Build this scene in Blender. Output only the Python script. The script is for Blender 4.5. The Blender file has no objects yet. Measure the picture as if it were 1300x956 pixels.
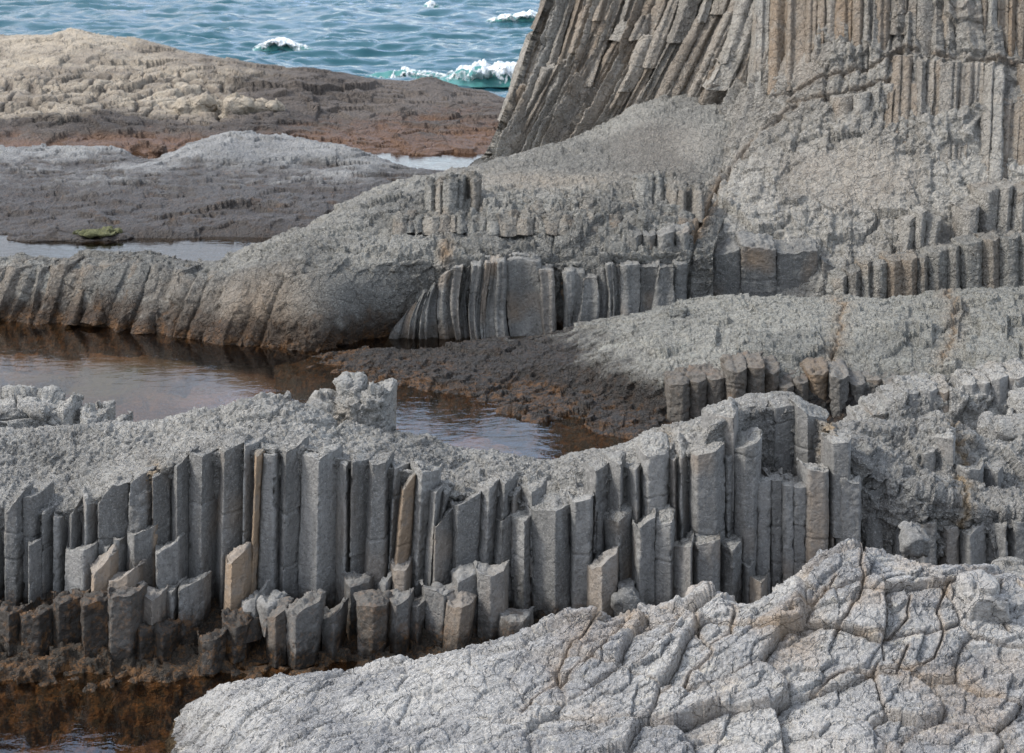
import bpy, math, numpy as np
C = bpy.context.scene
COL = C.collection
# ------------------------------------------------------------------ camera model (photo pixels 1300 x 956)
F, TH, CAMH = 2267.0, math.atan(598/2267.0), 6.0
CT, ST = math.cos(TH), math.sin(TH)
def at(px, py, Y):
    px = np.asarray(px, float); py = np.asarray(py, float); Y = np.asarray(Y, float)
    xc = (px-650)/F; yc = -(py-478)/F
    dy = CT + yc*ST; dz = -ST + yc*CT
    t = Y/dy
    return np.stack(np.broadcast_arrays(xc*t, Y, CAMH+dz*t), -1)
def zy(z, Y):                       # photo row at which height z stands at distance Y
    return 478 + F*math.tan(math.atan((CAMH-z)/Y)-TH)
# ------------------------------------------------------------------ noise
U = np.uint32
def h32(ix, iy, iz, seed):
    n = ix.astype(np.int64).astype(U)*U(374761393) + iy.astype(np.int64).astype(U)*U(668265263) + iz.astype(np.int64).astype(U)*U(2246822519) + U((seed*3266489917) & 0xffffffff)
    n = (n ^ (n >> U(13)))*U(1274126177); n = (n ^ (n >> U(15)))*U(2654435761)
    return n ^ (n >> U(16))
def h01(*a): return (h32(*a) & U(0xffffff)).astype(np.float64)/16777215.0
def hid(i, seed, j=0):
    i = np.asarray(i); return h01(i, np.zeros_like(i)+j, np.zeros_like(i), seed)
def vnoise(p, seed=0):              # gradient-ish value noise, about -1..1
    q = np.floor(p); f = p-q; u = f*f*f*(f*(f*6-15)+10)
    r = 0
    for dx in (0, 1):
        wx = u[:, 0] if dx else 1-u[:, 0]
        for dy in (0, 1):
            wy = u[:, 1] if dy else 1-u[:, 1]
            for dz in (0, 1):
                wz = u[:, 2] if dz else 1-u[:, 2]
                r = r + wx*wy*wz*h01(q[:, 0]+dx, q[:, 1]+dy, q[:, 2]+dz, seed)
    return r*2-1
def fbm(p, scale, seed=0, octv=4, gain=.5, ani=(1, 1, 1)):
    p = p*(np.array(ani)/scale); r = 0; a = 1; s = 0
    for o in range(octv):
        r = r + a*vnoise(p, seed+o*17); s += a; a *= gain; p = p*2.03 + 11.7
    return r/s*1.6
def facets(p, scale, seed=0, ani=(1, 1, 1), tilt=.7, warp=.25, bias=(0, 0, 0)):
    """angular chips: each cell of a jittered lattice is a tilted plane; also the distance to the cell's edge"""
    q = p*(np.array(ani)/scale)
    if warp:
        w = np.stack([vnoise(q*.9, seed+91), vnoise(q*.9, seed+92), vnoise(q*.9, seed+93)], 1); q = q + w*warp
    b = np.floor(q-.5)
    f1 = np.full(len(p), 9.); f2 = np.full(len(p), 9.); val = np.zeros(len(p))
    for dx in (0, 1):
        for dy in (0, 1):
            for dz in (0, 1):
                cx, cy, cz = b[:, 0]+dx, b[:, 1]+dy, b[:, 2]+dz
                n = h32(cx, cy, cz, seed)
                a1 = (n & U(1023)).astype(float)/1023; a2 = ((n >> U(10)) & U(1023)).astype(float)/1023; a3 = ((n >> U(20)) & U(1023)).astype(float)/1023
                vx = q[:, 0]-cx-.1-.8*a1; vy = q[:, 1]-cy-.1-.8*a2; vz = q[:, 2]-cz-.1-.8*a3
                d = vx*vx+vy*vy+vz*vz
                n2 = h32(cx, cy, cz, seed+501)
                g1 = (n2 & U(1023)).astype(float)/511.5-1; g2 = ((n2 >> U(10)) & U(1023)).astype(float)/511.5-1; g3 = ((n2 >> U(20)) & U(1023)).astype(float)/511.5-1
                v = (a1+a2+a3-1.5)*.9 + tilt*(g1*vx+g2*vy+g3*vz) + bias[0]*vx+bias[1]*vy+bias[2]*vz
                nb = d < f1
                f2 = np.where(nb, f1, np.minimum(f2, d)); val = np.where(nb, v, val); f1 = np.where(nb, d, f1)
    return val, np.sqrt(f2)-np.sqrt(f1)
def sstep(a, b, x):
    t = np.clip((x-a)/(b-a), 0, 1); return t*t*(3-2*t)
def n1(s, seed):
    i = np.floor(s); f = s-i; u = f*f*(3-2*f)
    return (hid(i, seed)*(1-u)+hid(i+1, seed)*u)*2-1
def flutes(s, t, seed, k=2.0):
    """joint columns on a wall: s runs across in column widths, t up; returns facet profile (0 at arris, -1 at joints), offset per column, offset per broken length"""
    w = s + .42*n1(s*.63, seed) + .12*n1(s*2.1, seed+1)
    i = np.floor(w); f = w-i
    m = .3+.4*hid(i, seed+2)
    prof = -np.where(f < m, (m-f)/m, (f-m)/(1-m))
    seg = np.floor(t*k + 5*hid(i, seed+3) + .1*(f-.5)*(hid(i, seed+7)-.5)*10)
    return prof, hid(i, seed+4)*2-1, h01(i, seg, np.zeros_like(i), seed+5)*2-1
# ------------------------------------------------------------------ grids and meshes
def pchip(x, y, xq):
    x = np.asarray(x, float); y = np.asarray(y, float)
    h = np.diff(x); dl = np.diff(y)/h; d = np.zeros_like(y)
    d[0], d[-1] = dl[0], dl[-1]
    for k in range(1, len(x)-1):
        if dl[k-1]*dl[k] > 0:
            w1, w2 = 2*h[k]+h[k-1], h[k]+2*h[k-1]; d[k] = (w1+w2)/(w1/dl[k-1]+w2/dl[k])
    k = np.clip(np.searchsorted(x, xq)-1, 0, len(x)-2)
    t = (xq-x[k])/h[k]
    return (2*t**3-3*t*t+1)*y[k]+(t**3-2*t*t+t)*h[k]*d[k]+(-2*t**3+3*t*t)*y[k+1]+(t**3-t*t)*h[k]*d[k+1]
def vpchip(R, cnt):                 # R: rows x n x 3, monotone interpolation between rows, cnt samples for each gap
    m = len(R); dl = np.diff(R, axis=0); D = np.zeros_like(R)
    D[0], D[-1] = dl[0], dl[-1]
    for k in range(1, m-1):
        ok = dl[k-1]*dl[k] > 0
        with np.errstate(divide='ignore', invalid='ignore'):
            D[k] = np.where(ok, 2*dl[k-1]*dl[k]/(dl[k-1]+dl[k]), 0)
    out, vs = [], []
    for k in range(m-1):
        for j in range(cnt[k]+(k == m-2)):
            t = j/cnt[k]
            out.append((2*t**3-3*t*t+1)*R[k]+(t**3-2*t*t+t)*D[k]+(-2*t**3+3*t*t)*R[k+1]+(t**3-t*t)*D[k+1]); vs.append(k+t)
    return np.array(out), np.array(vs)
def normals(P):
    a = np.gradient(P, axis=0); b = np.gradient(P, axis=1)
    n = np.cross(b, a); n /= np.linalg.norm(n, axis=2, keepdims=True)+1e-12
    return n
def put(name, P, mat, parent=None, stain=None, tone=None, algae=None):
    r, c = P.shape[:2]
    me = bpy.data.meshes.new(name)
    me.vertices.add(r*c); me.vertices.foreach_set('co', P.reshape(-1).astype(np.float32))
    i = (np.arange(r-1)[:, None]*c+np.arange(c-1)[None]).ravel()
    q = np.stack([i, i+1, i+c+1, i+c], 1).ravel().astype(np.int32)
    n = len(i)
    me.loops.add(n*4); me.loops.foreach_set('vertex_index', q)
    me.polygons.add(n); me.polygons.foreach_set('loop_start', np.arange(0, 4*n, 4, dtype=np.int32))
    me.polygons.foreach_set('use_smooth', np.ones(n, bool))
    for nm, v in (('stain', stain), ('tone', tone), ('algae', algae)):
        a = me.attributes.new(nm, 'FLOAT', 'POINT')
        if v is not None: a.data.foreach_set('value', np.broadcast_to(np.asarray(v, np.float32), (r, c)).astype(np.float32).ravel())
    me.update(calc_edges=True); me.validate()
    me.materials.append(mat)
    o = bpy.data.objects.new(name, me); COL.objects.link(o)
    if parent is not None: o.parent = parent
    return o
def loft(rows, nu, cnt):
    """rows: lists of (photo x, photo row, distance); each row is one line in space, the surface runs through all of them"""
    u = np.linspace(0, 1, nu); R = []
    for r in rows:
        r = np.array(r, float); x = r[0, 0]+(r[-1, 0]-r[0, 0])*u
        R.append(at(x, pchip(r[:, 0], r[:, 1], x), pchip(r[:, 0], r[:, 2], x)))
    return vpchip(np.array(R), cnt)
def project(P):
    dx, dy, dz = P[..., 0], P[..., 1], P[..., 2]-CAMH
    d = dy*CT-dz*ST; up = dy*ST+dz*CT
    return 650+F*dx/d, 478-F*up/d
def seg_dist(X, Y, line):
    best = np.full(X.shape, 1e9)
    for (x0, y0), (x1, y1) in zip(line[:-1], line[1:]):
        dx, dy = x1-x0, y1-y0; t = np.clip(((X-x0)*dx+(Y-y0)*dy)/(dx*dx+dy*dy), 0, 1)
        best = np.minimum(best, np.hypot(X-x0-t*dx, Y-y0-t*dy))
    return best
def bump_loft(name, rows, nu, cnt, mat, fn, parent=None):
    P, v = loft(rows, nu, cnt)
    N = normals(P); X, Y = project(P)
    V = np.repeat(v[:, None], nu, 1)
    d, st, tn, al = fn(P.reshape(-1, 3), X.ravel(), Y.ravel(), V.ravel(), N.reshape(-1, 3))
    sh = P.shape[:2]
    if isinstance(d, tuple): P = P + N*d[0].reshape(sh)[..., None] + d[1].reshape(sh+(3,))
    else: P = P + N*d.reshape(sh)[..., None]
    f = lambda a: None if a is None else np.asarray(a).reshape(sh)
    return put(name, P, mat, parent, f(st), f(tn), f(al))
def lin(tab, x): return float(np.interp(x, [q[0] for q in tab], [q[1] for q in tab]))
# ------------------------------------------------------------------ tags
def tag(o, label, cat, group=None, kind=None):
    if label: o['label'] = label
    if cat: o['category'] = cat
    if group: o['group'] = group
    if kind: o['kind'] = kind
    return o
def structure(o): o['kind'] = 'structure'; return o
def thing(name, body, label, cat):
    body.name = 'rock_body'; e = bpy.data.objects.new(name, None); COL.objects.link(e); body.parent = e
    return tag(e, label, cat)
# ------------------------------------------------------------------ materials
def rockmat(name, lo, hi, stain=(.30, .20, .115), lichen=(.36, .35, .31), lich=.25, wet_shade=None, wetcol=(.022, .018, .014), orange=.35,
            grain=1.0, bump=1.0, rough=.88, spots=.85, cracks=.3, crackscale=4.0, redmix=1.0, streak=0.0, rust=0.0):
    m = bpy.data.materials.new(name); m.use_nodes = True
    nt = m.node_tree; nd = nt.nodes; ln = nt.links
    bs = nd['Principled BSDF']
    def N(t, **k):
        n = nd.new(t)
        for a, b in k.items(): setattr(n, a, b)
        return n
    geo = N('ShaderNodeNewGeometry'); pos = geo.outputs['Position']
    def noise(s, det=6, rg=.6, dist=0):
        n = N('ShaderNodeTexNoise'); n.inputs['Scale'].default_value = s; n.inputs['Detail'].default_value = det
        n.inputs['Roughness'].default_value = rg; n.inputs['Distortion'].default_value = dist; ln.new(pos, n.inputs['Vector']); return n.outputs['Fac']
    def rng(x, a, b, c=0, d=1):
        n = N('ShaderNodeMapRange'); n.interpolation_type = 'SMOOTHSTEP'
        for i, q in zip((1, 2, 3, 4), (a, b, c, d)): n.inputs[i].default_value = q
        ln.new(x, n.inputs[0]); return n.outputs[0]
    def math_(op, a, b=None):
        n = N('ShaderNodeMath', operation=op)
        for i, q in enumerate((a, b)):
            if q is None: continue
            if isinstance(q, (int, float)): n.inputs[i].default_value = q
            else: ln.new(q, n.inputs[i])
        return n.outputs[0]
    def mix(f, a, b):
        n = N('ShaderNodeMix', data_type='RGBA')
        if isinstance(f, (int, float)): n.inputs[0].default_value = f
        else: ln.new(f, n.inputs[0])
        for i, q in ((6, a), (7, b)):
            if isinstance(q, tuple): n.inputs[i].default_value = q+(1,)
            else: ln.new(q, n.inputs[i])
        return n.outputs[2]
    def attr(a):
        n = N('ShaderNodeAttribute', attribute_name=a); return n.outputs['Fac']
    big = noise(.9/grain, 5, .62, .3); mid = noise(7/grain, 6, .68); fine = noise(70/grain, 4, .8); fine2 = noise(30/grain, 5, .7)
    tone = attr('tone')
    col = mix(rng(math_('ADD', big, math_('MULTIPLY', tone, .5)), .25, .75), lo, hi)
    col = mix(math_('MULTIPLY', rng(fine, .52, .68), spots), col, tuple(min(1, c*1.5) for c in hi))
    col = mix(math_('MULTIPLY', rng(fine2, .5, .36), spots*.55), col, tuple(c*.45 for c in lo))
    col = mix(math_('MULTIPLY', rng(mid, .55, .68), lich), col, lichen)
    if streak:
        mpz = N('ShaderNodeMapping'); mpz.inputs['Scale'].default_value = (1, 1, .12); ln.new(pos, mpz.inputs[0])
        sn = N('ShaderNodeTexNoise'); sn.inputs['Scale'].default_value = 9/grain; sn.inputs['Detail'].default_value = 6; sn.inputs['Roughness'].default_value = .7; ln.new(mpz.outputs[0], sn.inputs['Vector'])
        col = mix(math_('MULTIPLY', rng(sn.outputs['Fac'], .52, .36), streak), col, tuple(c*.5 for c in lo))
        col = mix(math_('MULTIPLY', rng(sn.outputs['Fac'], .54, .7), streak*.8), col, tuple(min(1, c*1.35) for c in hi))
    st = math_('MULTIPLY', attr('stain'), rng(math_('ADD', mid, math_('MULTIPLY', fine2, .3)), .38, .72, .35, 1))
    col = mix(st, col, stain)
    rg = None
    if wet_shade:
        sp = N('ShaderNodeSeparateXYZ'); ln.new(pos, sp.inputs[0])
        zz = math_('ADD', sp.outputs['Z'], math_('MULTIPLY', math_('SUBTRACT', mid, .5), (wet_shade[1]-wet_shade[0])*1.6))
        zz = math_('ADD', zz, math_('MULTIPLY', math_('SUBTRACT', big, .5), (wet_shade[1]-wet_shade[0])*1.4))
        w = rng(zz, wet_shade[0], wet_shade[1], 1, 0)
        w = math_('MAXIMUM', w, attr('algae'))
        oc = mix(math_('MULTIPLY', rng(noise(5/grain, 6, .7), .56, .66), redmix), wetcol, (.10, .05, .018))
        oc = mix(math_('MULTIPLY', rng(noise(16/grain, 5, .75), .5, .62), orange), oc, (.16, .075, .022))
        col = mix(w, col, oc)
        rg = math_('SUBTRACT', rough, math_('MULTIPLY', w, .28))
    if rust:
        rz = math_('ADD', sp.outputs['Z'], math_('MULTIPLY', math_('SUBTRACT', mid, .5), .5))
        rf = math_('MULTIPLY', rng(rz, .0, rust, 1, 0), rng(noise(11/grain, 6, .75), .44, .6))
        col = mix(math_('MULTIPLY', rf, .8), col, (.175, .085, .03))
    ln.new(col, bs.inputs['Base Color'])
    if rg: ln.new(rg, bs.inputs['Roughness'])
    else: bs.inputs['Roughness'].default_value = rough
    bs.inputs['Specular IOR Level'].default_value = .3
    vor = N('ShaderNodeTexVoronoi'); vor.inputs['Scale'].default_value = 34/grain; ln.new(pos, vor.inputs['Vector'])
    hgt = math_('ADD', math_('MULTIPLY', fine, .35), math_('MULTIPLY', fine2, .8))
    hgt = math_('ADD', hgt, math_('MULTIPLY', mid, 1.0))
    hgt = math_('ADD', hgt, math_('MULTIPLY', vor.outputs['Distance'], .35))
    wn = N('ShaderNodeTexNoise'); wn.inputs['Scale'].default_value = 6/grain; wn.inputs['Detail'].default_value = 4; ln.new(pos, wn.inputs['Vector'])
    wv = N('ShaderNodeVectorMath', operation='MULTIPLY_ADD'); ln.new(wn.outputs['Color'], wv.inputs[0]); wv.inputs[1].default_value = (.22*grain,)*3; ln.new(pos, wv.inputs[2])
    ve = N('ShaderNodeTexVoronoi', feature='DISTANCE_TO_EDGE'); ve.inputs['Scale'].default_value = crackscale/grain; ln.new(wv.outputs[0], ve.inputs['Vector'])
    hgt = math_('SUBTRACT', hgt, math_('MULTIPLY', rng(ve.outputs['Distance'], .0, .035, 1, 0), cracks))
    bp = N('ShaderNodeBump'); bp.inputs['Strength'].default_value = min(1, .75*bump); bp.inputs['Distance'].default_value = .07*grain*bump
    ln.new(hgt, bp.inputs['Height']); ln.new(bp.outputs[0], bs.inputs['Normal'])
    return m
M_col = rockmat('basalt', (.124, .121, .114), (.214, .208, .195), wet_shade=(.12, .5), lichen=(.34, .335, .32), lich=.3, bump=.55, stain=(.25, .18, .118), streak=.35)  # tidal wet band also paints in the shade at the column feet
M_top = rockmat('weathered_basalt', (0.229, 0.222, 0.206), (0.397, 0.382, 0.349), wet_shade=(-.2, .15), lichen=(0.451, 0.445, 0.409), lich=.5, bump=1.2, stain=(.33, .25, .16), cracks=.9, crackscale=6.5, spots=1.0)
M_slab = rockmat('pale_weathered_rock', (0.268, 0.267, 0.267), (0.462, 0.450, 0.426), wet_shade=(-.15, .2), lichen=(0.616, 0.576, 0.496), lich=.55, bump=1.15, spots=1.0, cracks=1.3, crackscale=5.0, stain=(.42, .30, .19))
M_dome = rockmat('dome_rock', (0.192, 0.190, 0.170), (0.324, 0.314, 0.276), wet_shade=(.30, .62), lichen=(0.432, 0.432, 0.372), lich=.4, grain=1.4, wetcol=(.042, .038, .034), orange=.15, redmix=.2, rust=.15, bump=1.25, cracks=.7, crackscale=8.0, spots=1.0)
M_slope = rockmat('slope_rock', rust=.2, lo=(0.165, 0.160, 0.144), hi=(0.295, 0.283, 0.250), wet_shade=(.1, .6), lichen=(0.425, 0.413, 0.366), lich=.4, grain=1.5, wetcol=(.05, .034, .022), orange=.2, bump=1.2, cracks=.6, crackscale=6.0, spots=1.0)
M_cliff = rockmat('cliff_rock', (0.240, 0.224, 0.196), (0.396, 0.374, 0.330), wet_shade=None, lichen=(0.408, 0.384, 0.336), lich=.35, grain=1.6, stain=(.25, .17, .10), cracks=.5, crackscale=5.0, streak=.38, bump=1.2, spots=1.0)
M_hump = rockmat('hump_rock', (.15, .15, .147), (.265, .263, .253), wet_shade=(.28, .52), lichen=(.33, .33, .31), lich=.3, grain=2.0, wetcol=(.05, .043, .038), orange=.1, redmix=.4)
M_reef = rockmat('reef_rock', (.055, .046, .04), (.12, .10, .085), wet_shade=(.1, .42), lichen=(.17, .145, .12), lich=.3, grain=2.6, stain=(.41, .35, .27), wetcol=(.12, .066, .04), orange=.3, cracks=.9, crackscale=3.0)
M_bed = rockmat('tidal_rubble', (.03, .025, .02), (.065, .05, .035), wet_shade=(-.1, .3), lich=.1, lichen=(.1, .08, .06), orange=.5, wetcol=(.025, .02, .014), grain=1.0, rust=.06)
TOPMAT = {'basalt': M_top}
def watermat(name, tint, base, scale, strength, rough=.04, opaque=0.0):
    m = bpy.data.materials.new(name); m.use_nodes = True
    nt = m.node_tree; nd = nt.nodes; ln = nt.links; nd.clear()
    out = nd.new('ShaderNodeOutputMaterial'); tc = nd.new('ShaderNodeNewGeometry')
    mp = nd.new('ShaderNodeMapping'); mp.inputs['Scale'].default_value = (1, 1.6, 1); ln.new(tc.outputs['Position'], mp.inputs[0])
    n1_ = nd.new('ShaderNodeTexNoise'); n1_.inputs['Scale'].default_value = scale; n1_.inputs['Detail'].default_value = 4; n1_.inputs['Roughness'].default_value = .55; n1_.inputs['Distortion'].default_value = .4
    ln.new(mp.outputs[0], n1_.inputs['Vector'])
    bp = nd.new('ShaderNodeBump'); bp.inputs['Strength'].default_value = strength; bp.inputs['Distance'].default_value = .05; ln.new(n1_.outputs['Fac'], bp.inputs['Height'])
    gl = nd.new('ShaderNodeBsdfGlossy'); gl.inputs['Roughness'].default_value = rough; ln.new(bp.outputs[0], gl.inputs['Normal'])
    tr = nd.new('ShaderNodeBsdfTransparent'); tr.inputs[0].default_value = tint+(1,)
    df = nd.new('ShaderNodeBsdfDiffuse'); df.inputs[0].default_value = base+(1,)
    mx0 = nd.new('ShaderNodeMixShader'); mx0.inputs[0].default_value = opaque; ln.new(tr.outputs[0], mx0.inputs[1]); ln.new(df.outputs[0], mx0.inputs[2])
    fr = nd.new('ShaderNodeFresnel'); fr.inputs['IOR'].default_value = 1.33; ln.new(bp.outputs[0], fr.inputs['Normal'])
    mx = nd.new('ShaderNodeMixShader'); ln.new(fr.outputs[0], mx.inputs[0]); ln.new(mx0.outputs[0], mx.inputs[1]); ln.new(gl.outputs[0], mx.inputs[2])
    ln.new(mx.outputs[0], out.inputs[0]); return m
M_pool = watermat('pool_water', (.80, .70, .56), (.05, .035, .025), 3.2, .12, opaque=.03)
M_sea = watermat('sea_water', (.1, .2, .2), (.018, .076, .096), 2.4, .7, rough=.16, opaque=1.0)
M_green = watermat('breaking_water', (.1, .2, .2), (.06, .19, .18), 2.0, .4, rough=.2, opaque=1.0)
def foammat():
    m = bpy.data.materials.new('foam'); m.use_nodes = True; nt = m.node_tree; nd = nt.nodes; b = nd['Principled BSDF']
    b.inputs['Roughness'].default_value = .9; b.inputs['Base Color'].default_value = (.80, .83, .83, 1)
    g = nd.new('ShaderNodeNewGeometry'); n = nd.new('ShaderNodeTexNoise'); n.inputs['Scale'].default_value = 3.2; n.inputs['Detail'].default_value = 9; n.inputs['Roughness'].default_value = .72; nt.links.new(g.outputs['Position'], n.inputs['Vector'])
    a = nd.new('ShaderNodeAttribute'); a.attribute_name = 'tone'; ad = nd.new('ShaderNodeMath'); ad.operation = 'MULTIPLY_ADD'; nt.links.new(a.outputs['Fac'], ad.inputs[0]); ad.inputs[1].default_value = .36; nt.links.new(n.outputs['Fac'], ad.inputs[2])
    r = nd.new('ShaderNodeMapRange'); r.interpolation_type = 'SMOOTHSTEP'; r.inputs[1].default_value = .60; r.inputs[2].default_value = .80; nt.links.new(ad.outputs[0], r.inputs[0]); nt.links.new(r.outputs[0], b.inputs['Alpha'])     # lacy where thin
    bp = nd.new('ShaderNodeBump'); bp.inputs['Distance'].default_value = .12; nt.links.new(n.outputs[0], bp.inputs['Height']); nt.links.new(bp.outputs[0], b.inputs['Normal'])
    return m
M_foam = foammat()
# ------------------------------------------------------------------ one joint column / stump / block
SEED = [100]
def column(name, parent, mat, tl, tr, bl, br, yb, Y, m=None, d=.14, back=.34, ext=.3, rise=None, rough=.003, chip=.013, ws=.22, stain=0, tone=None,
           cracks=(), mid=None, dx=.0085, dz=.011, lean=.05, wave=.008, sblend=None, concave=0, side=-.035, algae=0, bow=0, ph=0, zig=0):
    """tl/tr: photo points of the top left and right corners, bl/br: photo columns of the bottom corners on row yb, Y: distance of the front arris.
    A prism with broken facets in front, two flanks running back and a rough broken top."""
    SEED[0] += 1; sd = SEED[0]; rs = np.random.RandomState(sd)
    if rise is None: rise = rs.uniform(-.08, .05)
    if m is None: m = (rs.uniform(.3, .7),) if rs.rand() < .7 else (rs.uniform(.15, .3), rs.uniform(.65, .85))
    if tone is None: tone = rs.uniform(-.35, .35)
    TL, TR = at(tl[0], tl[1], Y+lean), at(tr[0], tr[1], Y+lean); BL, BR = at(bl, yb, Y), at(br, yb, Y)
    H = max(TL[2], TR[2])-min(BL[2], BR[2])
    BL = BL+(BL-TL)/np.linalg.norm(BL-TL)*ext; BR = BR+(BR-TR)/np.linalg.norm(BR-TR)*ext
    W = np.linalg.norm(TR-TL)
    na = int(np.clip(W/dx, 10, 70)); nb = 7; nv = int(np.clip((H+ext)/dz, 12, 190)); nc = int(np.clip(back/.016, 8, 26))
    a = np.concatenate([np.zeros(nb), np.linspace(0, 1, na), np.ones(nb)])
    xs = [0]+list(m)+[1]; ds = [d*rs.uniform(.7, 1.2)]+[d*.25*rs.rand() if len(m) > 1 else 0 for _ in m]+[d*rs.uniform(.7, 1.2)]
    if zig:
        xs = np.concatenate([[0], np.sort(rs.uniform(.08, .92, 2*zig-1)), [1]]); ds = [d*(rs.uniform(.6, 1.2) if q % 2 == 0 else rs.uniform(0, .3)) for q in range(len(xs))]
    fr = np.interp(np.linspace(0, 1, na), xs, ds)
    if concave: fr = fr + concave*np.sin(np.pi*np.linspace(0, 1, na))
    k = np.array([0, 1, 3, 1, 0.]); k /= k.sum(); fr = np.convolve(np.pad(fr, 2, 'edge'), k, 'valid')
    sd_l = np.linspace(back, fr[0], nb, endpoint=False); sd_r = np.linspace(fr[-1], back, nb+1)[1:]
    dep = np.concatenate([sd_l, fr, sd_r])
    sx = np.concatenate([np.linspace(.5, 0, nb, endpoint=False)**2*0+side*np.linspace(1, 0, nb, endpoint=False), np.zeros(na), -side*np.linspace(0, 1, nb+1)[1:]])
    v = np.linspace(0, 1, nv)
    L = BL+(TL-BL)*v[:, None]; R = BR+(TR-BR)*v[:, None]
    P = L[:, None]+(R-L)[:, None]*a[None, :, None]
    if mid is not None:                                            # a peak or a notch in the top line
        zt = at(tl[0]+(tr[0]-tl[0])*mid[0], mid[1], Y+lean)[2]; zl = TL[2]+(TR[2]-TL[2])*mid[0]
        P[..., 2] += (zt-zl)*np.interp(a, [0, mid[0], 1], [0, 1, 0])[None]*v[:, None]**2
    P[..., 1] += dep[None]; P[..., 0] += sx[None]
    if bow: P[..., 0] += (bow*np.sin(v*5.2+ph)*(1-v*.4))[:, None]; P[..., 1] += (bow*.8*np.sin(v*7+ph*1.7))[:, None]
    jag = n1(a*W/.05+sd, sd)*chip*.5+n1(a*W/.13+sd, sd+1)*chip*.7
    P[..., 2] += jag[None]*v[:, None]**6
    # broken top running back
    top = P[-1]; w = np.linspace(0, 1, nc+1)[1:]
    tgt = top.copy(); tgt[:, 1] = Y+lean+back; tgt[:, 2] += rise*(1-(dep-dep.min())/(back-dep.min()+1e-6))
    cap = top[None]+(tgt-top)[None]*w[:, None, None]
    G = np.concatenate([P, cap], 0)
    capw = np.concatenate([np.zeros(nv), np.minimum(1, w*5)]); vv = np.concatenate([v, np.ones(nc)])
    # rounded rim
    rim = np.exp(-(np.concatenate([(1-v)*(H+ext), w*back])/.010)); G[..., 2] -= (.006*rim)[:, None]
    Nn = normals(G); p = G.reshape(-1, 3)
    dsp = fbm(p, ws, sd, 3, ani=(1, 1, .35))*wave + fbm(p, .045, sd+5, 3)*rough
    fc, ed = facets(p, .17, sd+9, tilt=.9); fc2, _ = facets(p, .04, sd+10)
    cw = np.repeat(capw[:, None], G.shape[1], 1).ravel()
    dsp = dsp + cw*(fc*chip*1.3+fc2*chip*.6)+(1-cw)*fc2*rough*.55
    # chips bitten out of the arrises
    ga = np.abs(np.gradient(np.gradient(dep))); ga = np.convolve(ga/(ga[nb:-nb].max()+1e-9), [.5, 1, .5], 'same'); ga[:nb-1] = 0; ga[-nb+1:] = 0
    bite = np.clip(fbm(p, .08, sd+21, 3)-.15, 0, 1)
    dsp -= np.clip(np.tile(ga, len(G)), 0, 1)*bite*.022*(1-cw)
    if parent is not None and not cracks and H > .7 and rs.rand() < .6:
        cracks = tuple(np.interp(rs.uniform(.2, .85, rs.randint(1, 3)), [0, 1], [yb, max(tl[1], tr[1])]))
    for yc in cracks:
        zc = at(tl[0], yc, Y)[2]; q = p[:, 2]-zc-.02*n1(p[:, 0]*9+sd, sd+3)
        dsp -= .014*np.exp(-(q/.007)**2); dsp += .006*rs.uniform(-1, 1)*(q > 0)*(1-cw)
    G = G+Nn*dsp.reshape(G.shape[:2])[..., None]
    s = np.zeros(G.shape[:2])+stain
    if sblend: s = s*sblend(np.tile(a, (len(G), 1)), np.repeat(vv[:, None], G.shape[1], 1))
    s = np.maximum(s, .55*np.clip(fbm(p, .5, sd+31, 2)-.35, 0, 1).reshape(s.shape))
    tn = np.zeros(G.shape[:2])+tone; al = np.zeros(G.shape[:2])+algae
    o = put(name, G[:nv], mat, parent, s[:nv], tn[:nv], al[:nv])
    put('broken_top', G[nv-1:], TOPMAT.get(mat.name, mat) if parent else mat, o, s[nv-1:]*.5, tn[nv-1:]*.4+(0 if parent else .25), al[nv-1:])
    return o
def solid(name, mat, label, cat, tl, tr, bl, br, yb, Y, group=None, **k):
    """a loose block or a stump standing free: the column's shape, closed behind"""
    k.setdefault('ext', .12); k.setdefault('back', .3); k.setdefault('d', .11)
    q = np.random.RandomState(int(tl[0]*7+tl[1])).uniform(-7, 7, 2); tl = (tl[0], tl[1]+q[0]); tr = (tr[0], tr[1]+q[1])
    k.setdefault('chip', .022)
    o = column(name, None, mat, tl, tr, bl, br, yb, Y, **k)
    return tag(o, label, cat, group)
# ================================================================== THE SETTING: seabed, water
def flat(name, xs, ys, z, mat):
    X, Y = np.meshgrid(xs, ys); return structure(put(name, np.stack([X, Y, np.full_like(X, z)], -1), mat))
bed_y = np.array([-20, 4, 8, 12, 16, 20, 24, 28, 34, 40, 48, 52, 60, 100, 300, 1000, 4000.])
flat('seabed', np.array([-4000, -400, -60, -20, -10, 0, 10, 20, 60, 400, 4000.]), bed_y, -.5, M_bed)
flat('tide_pool_water', np.linspace(-60, 60, 13), np.linspace(-10, 52.5, 20), 0.0, M_pool)
M_pond = rockmat('pool_stones', (.10, .052, .03), (.25, .14, .085), lichen=(.16, .13, .06), lich=.5, bump=1.0, grain=2.5, stain=(.12, .11, .04))
def f_pond(p, X, Y, V, N):
    a, _ = facets(p, .9, 11); b, _ = facets(p, .35, 12); return a*.10+b*.05, np.clip(fbm(p, 2, 13), 0, 1), fbm(p, 1.5, 14), None
structure(bump_loft('pool_bed', [[(-500, zy(-.42, Y), Y), (1600, zy(-.42, Y), Y)] for Y in (10.5, 16, 24, 34, 45)], 500, [40, 80, 60, 40], M_pond, f_pond))
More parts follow.
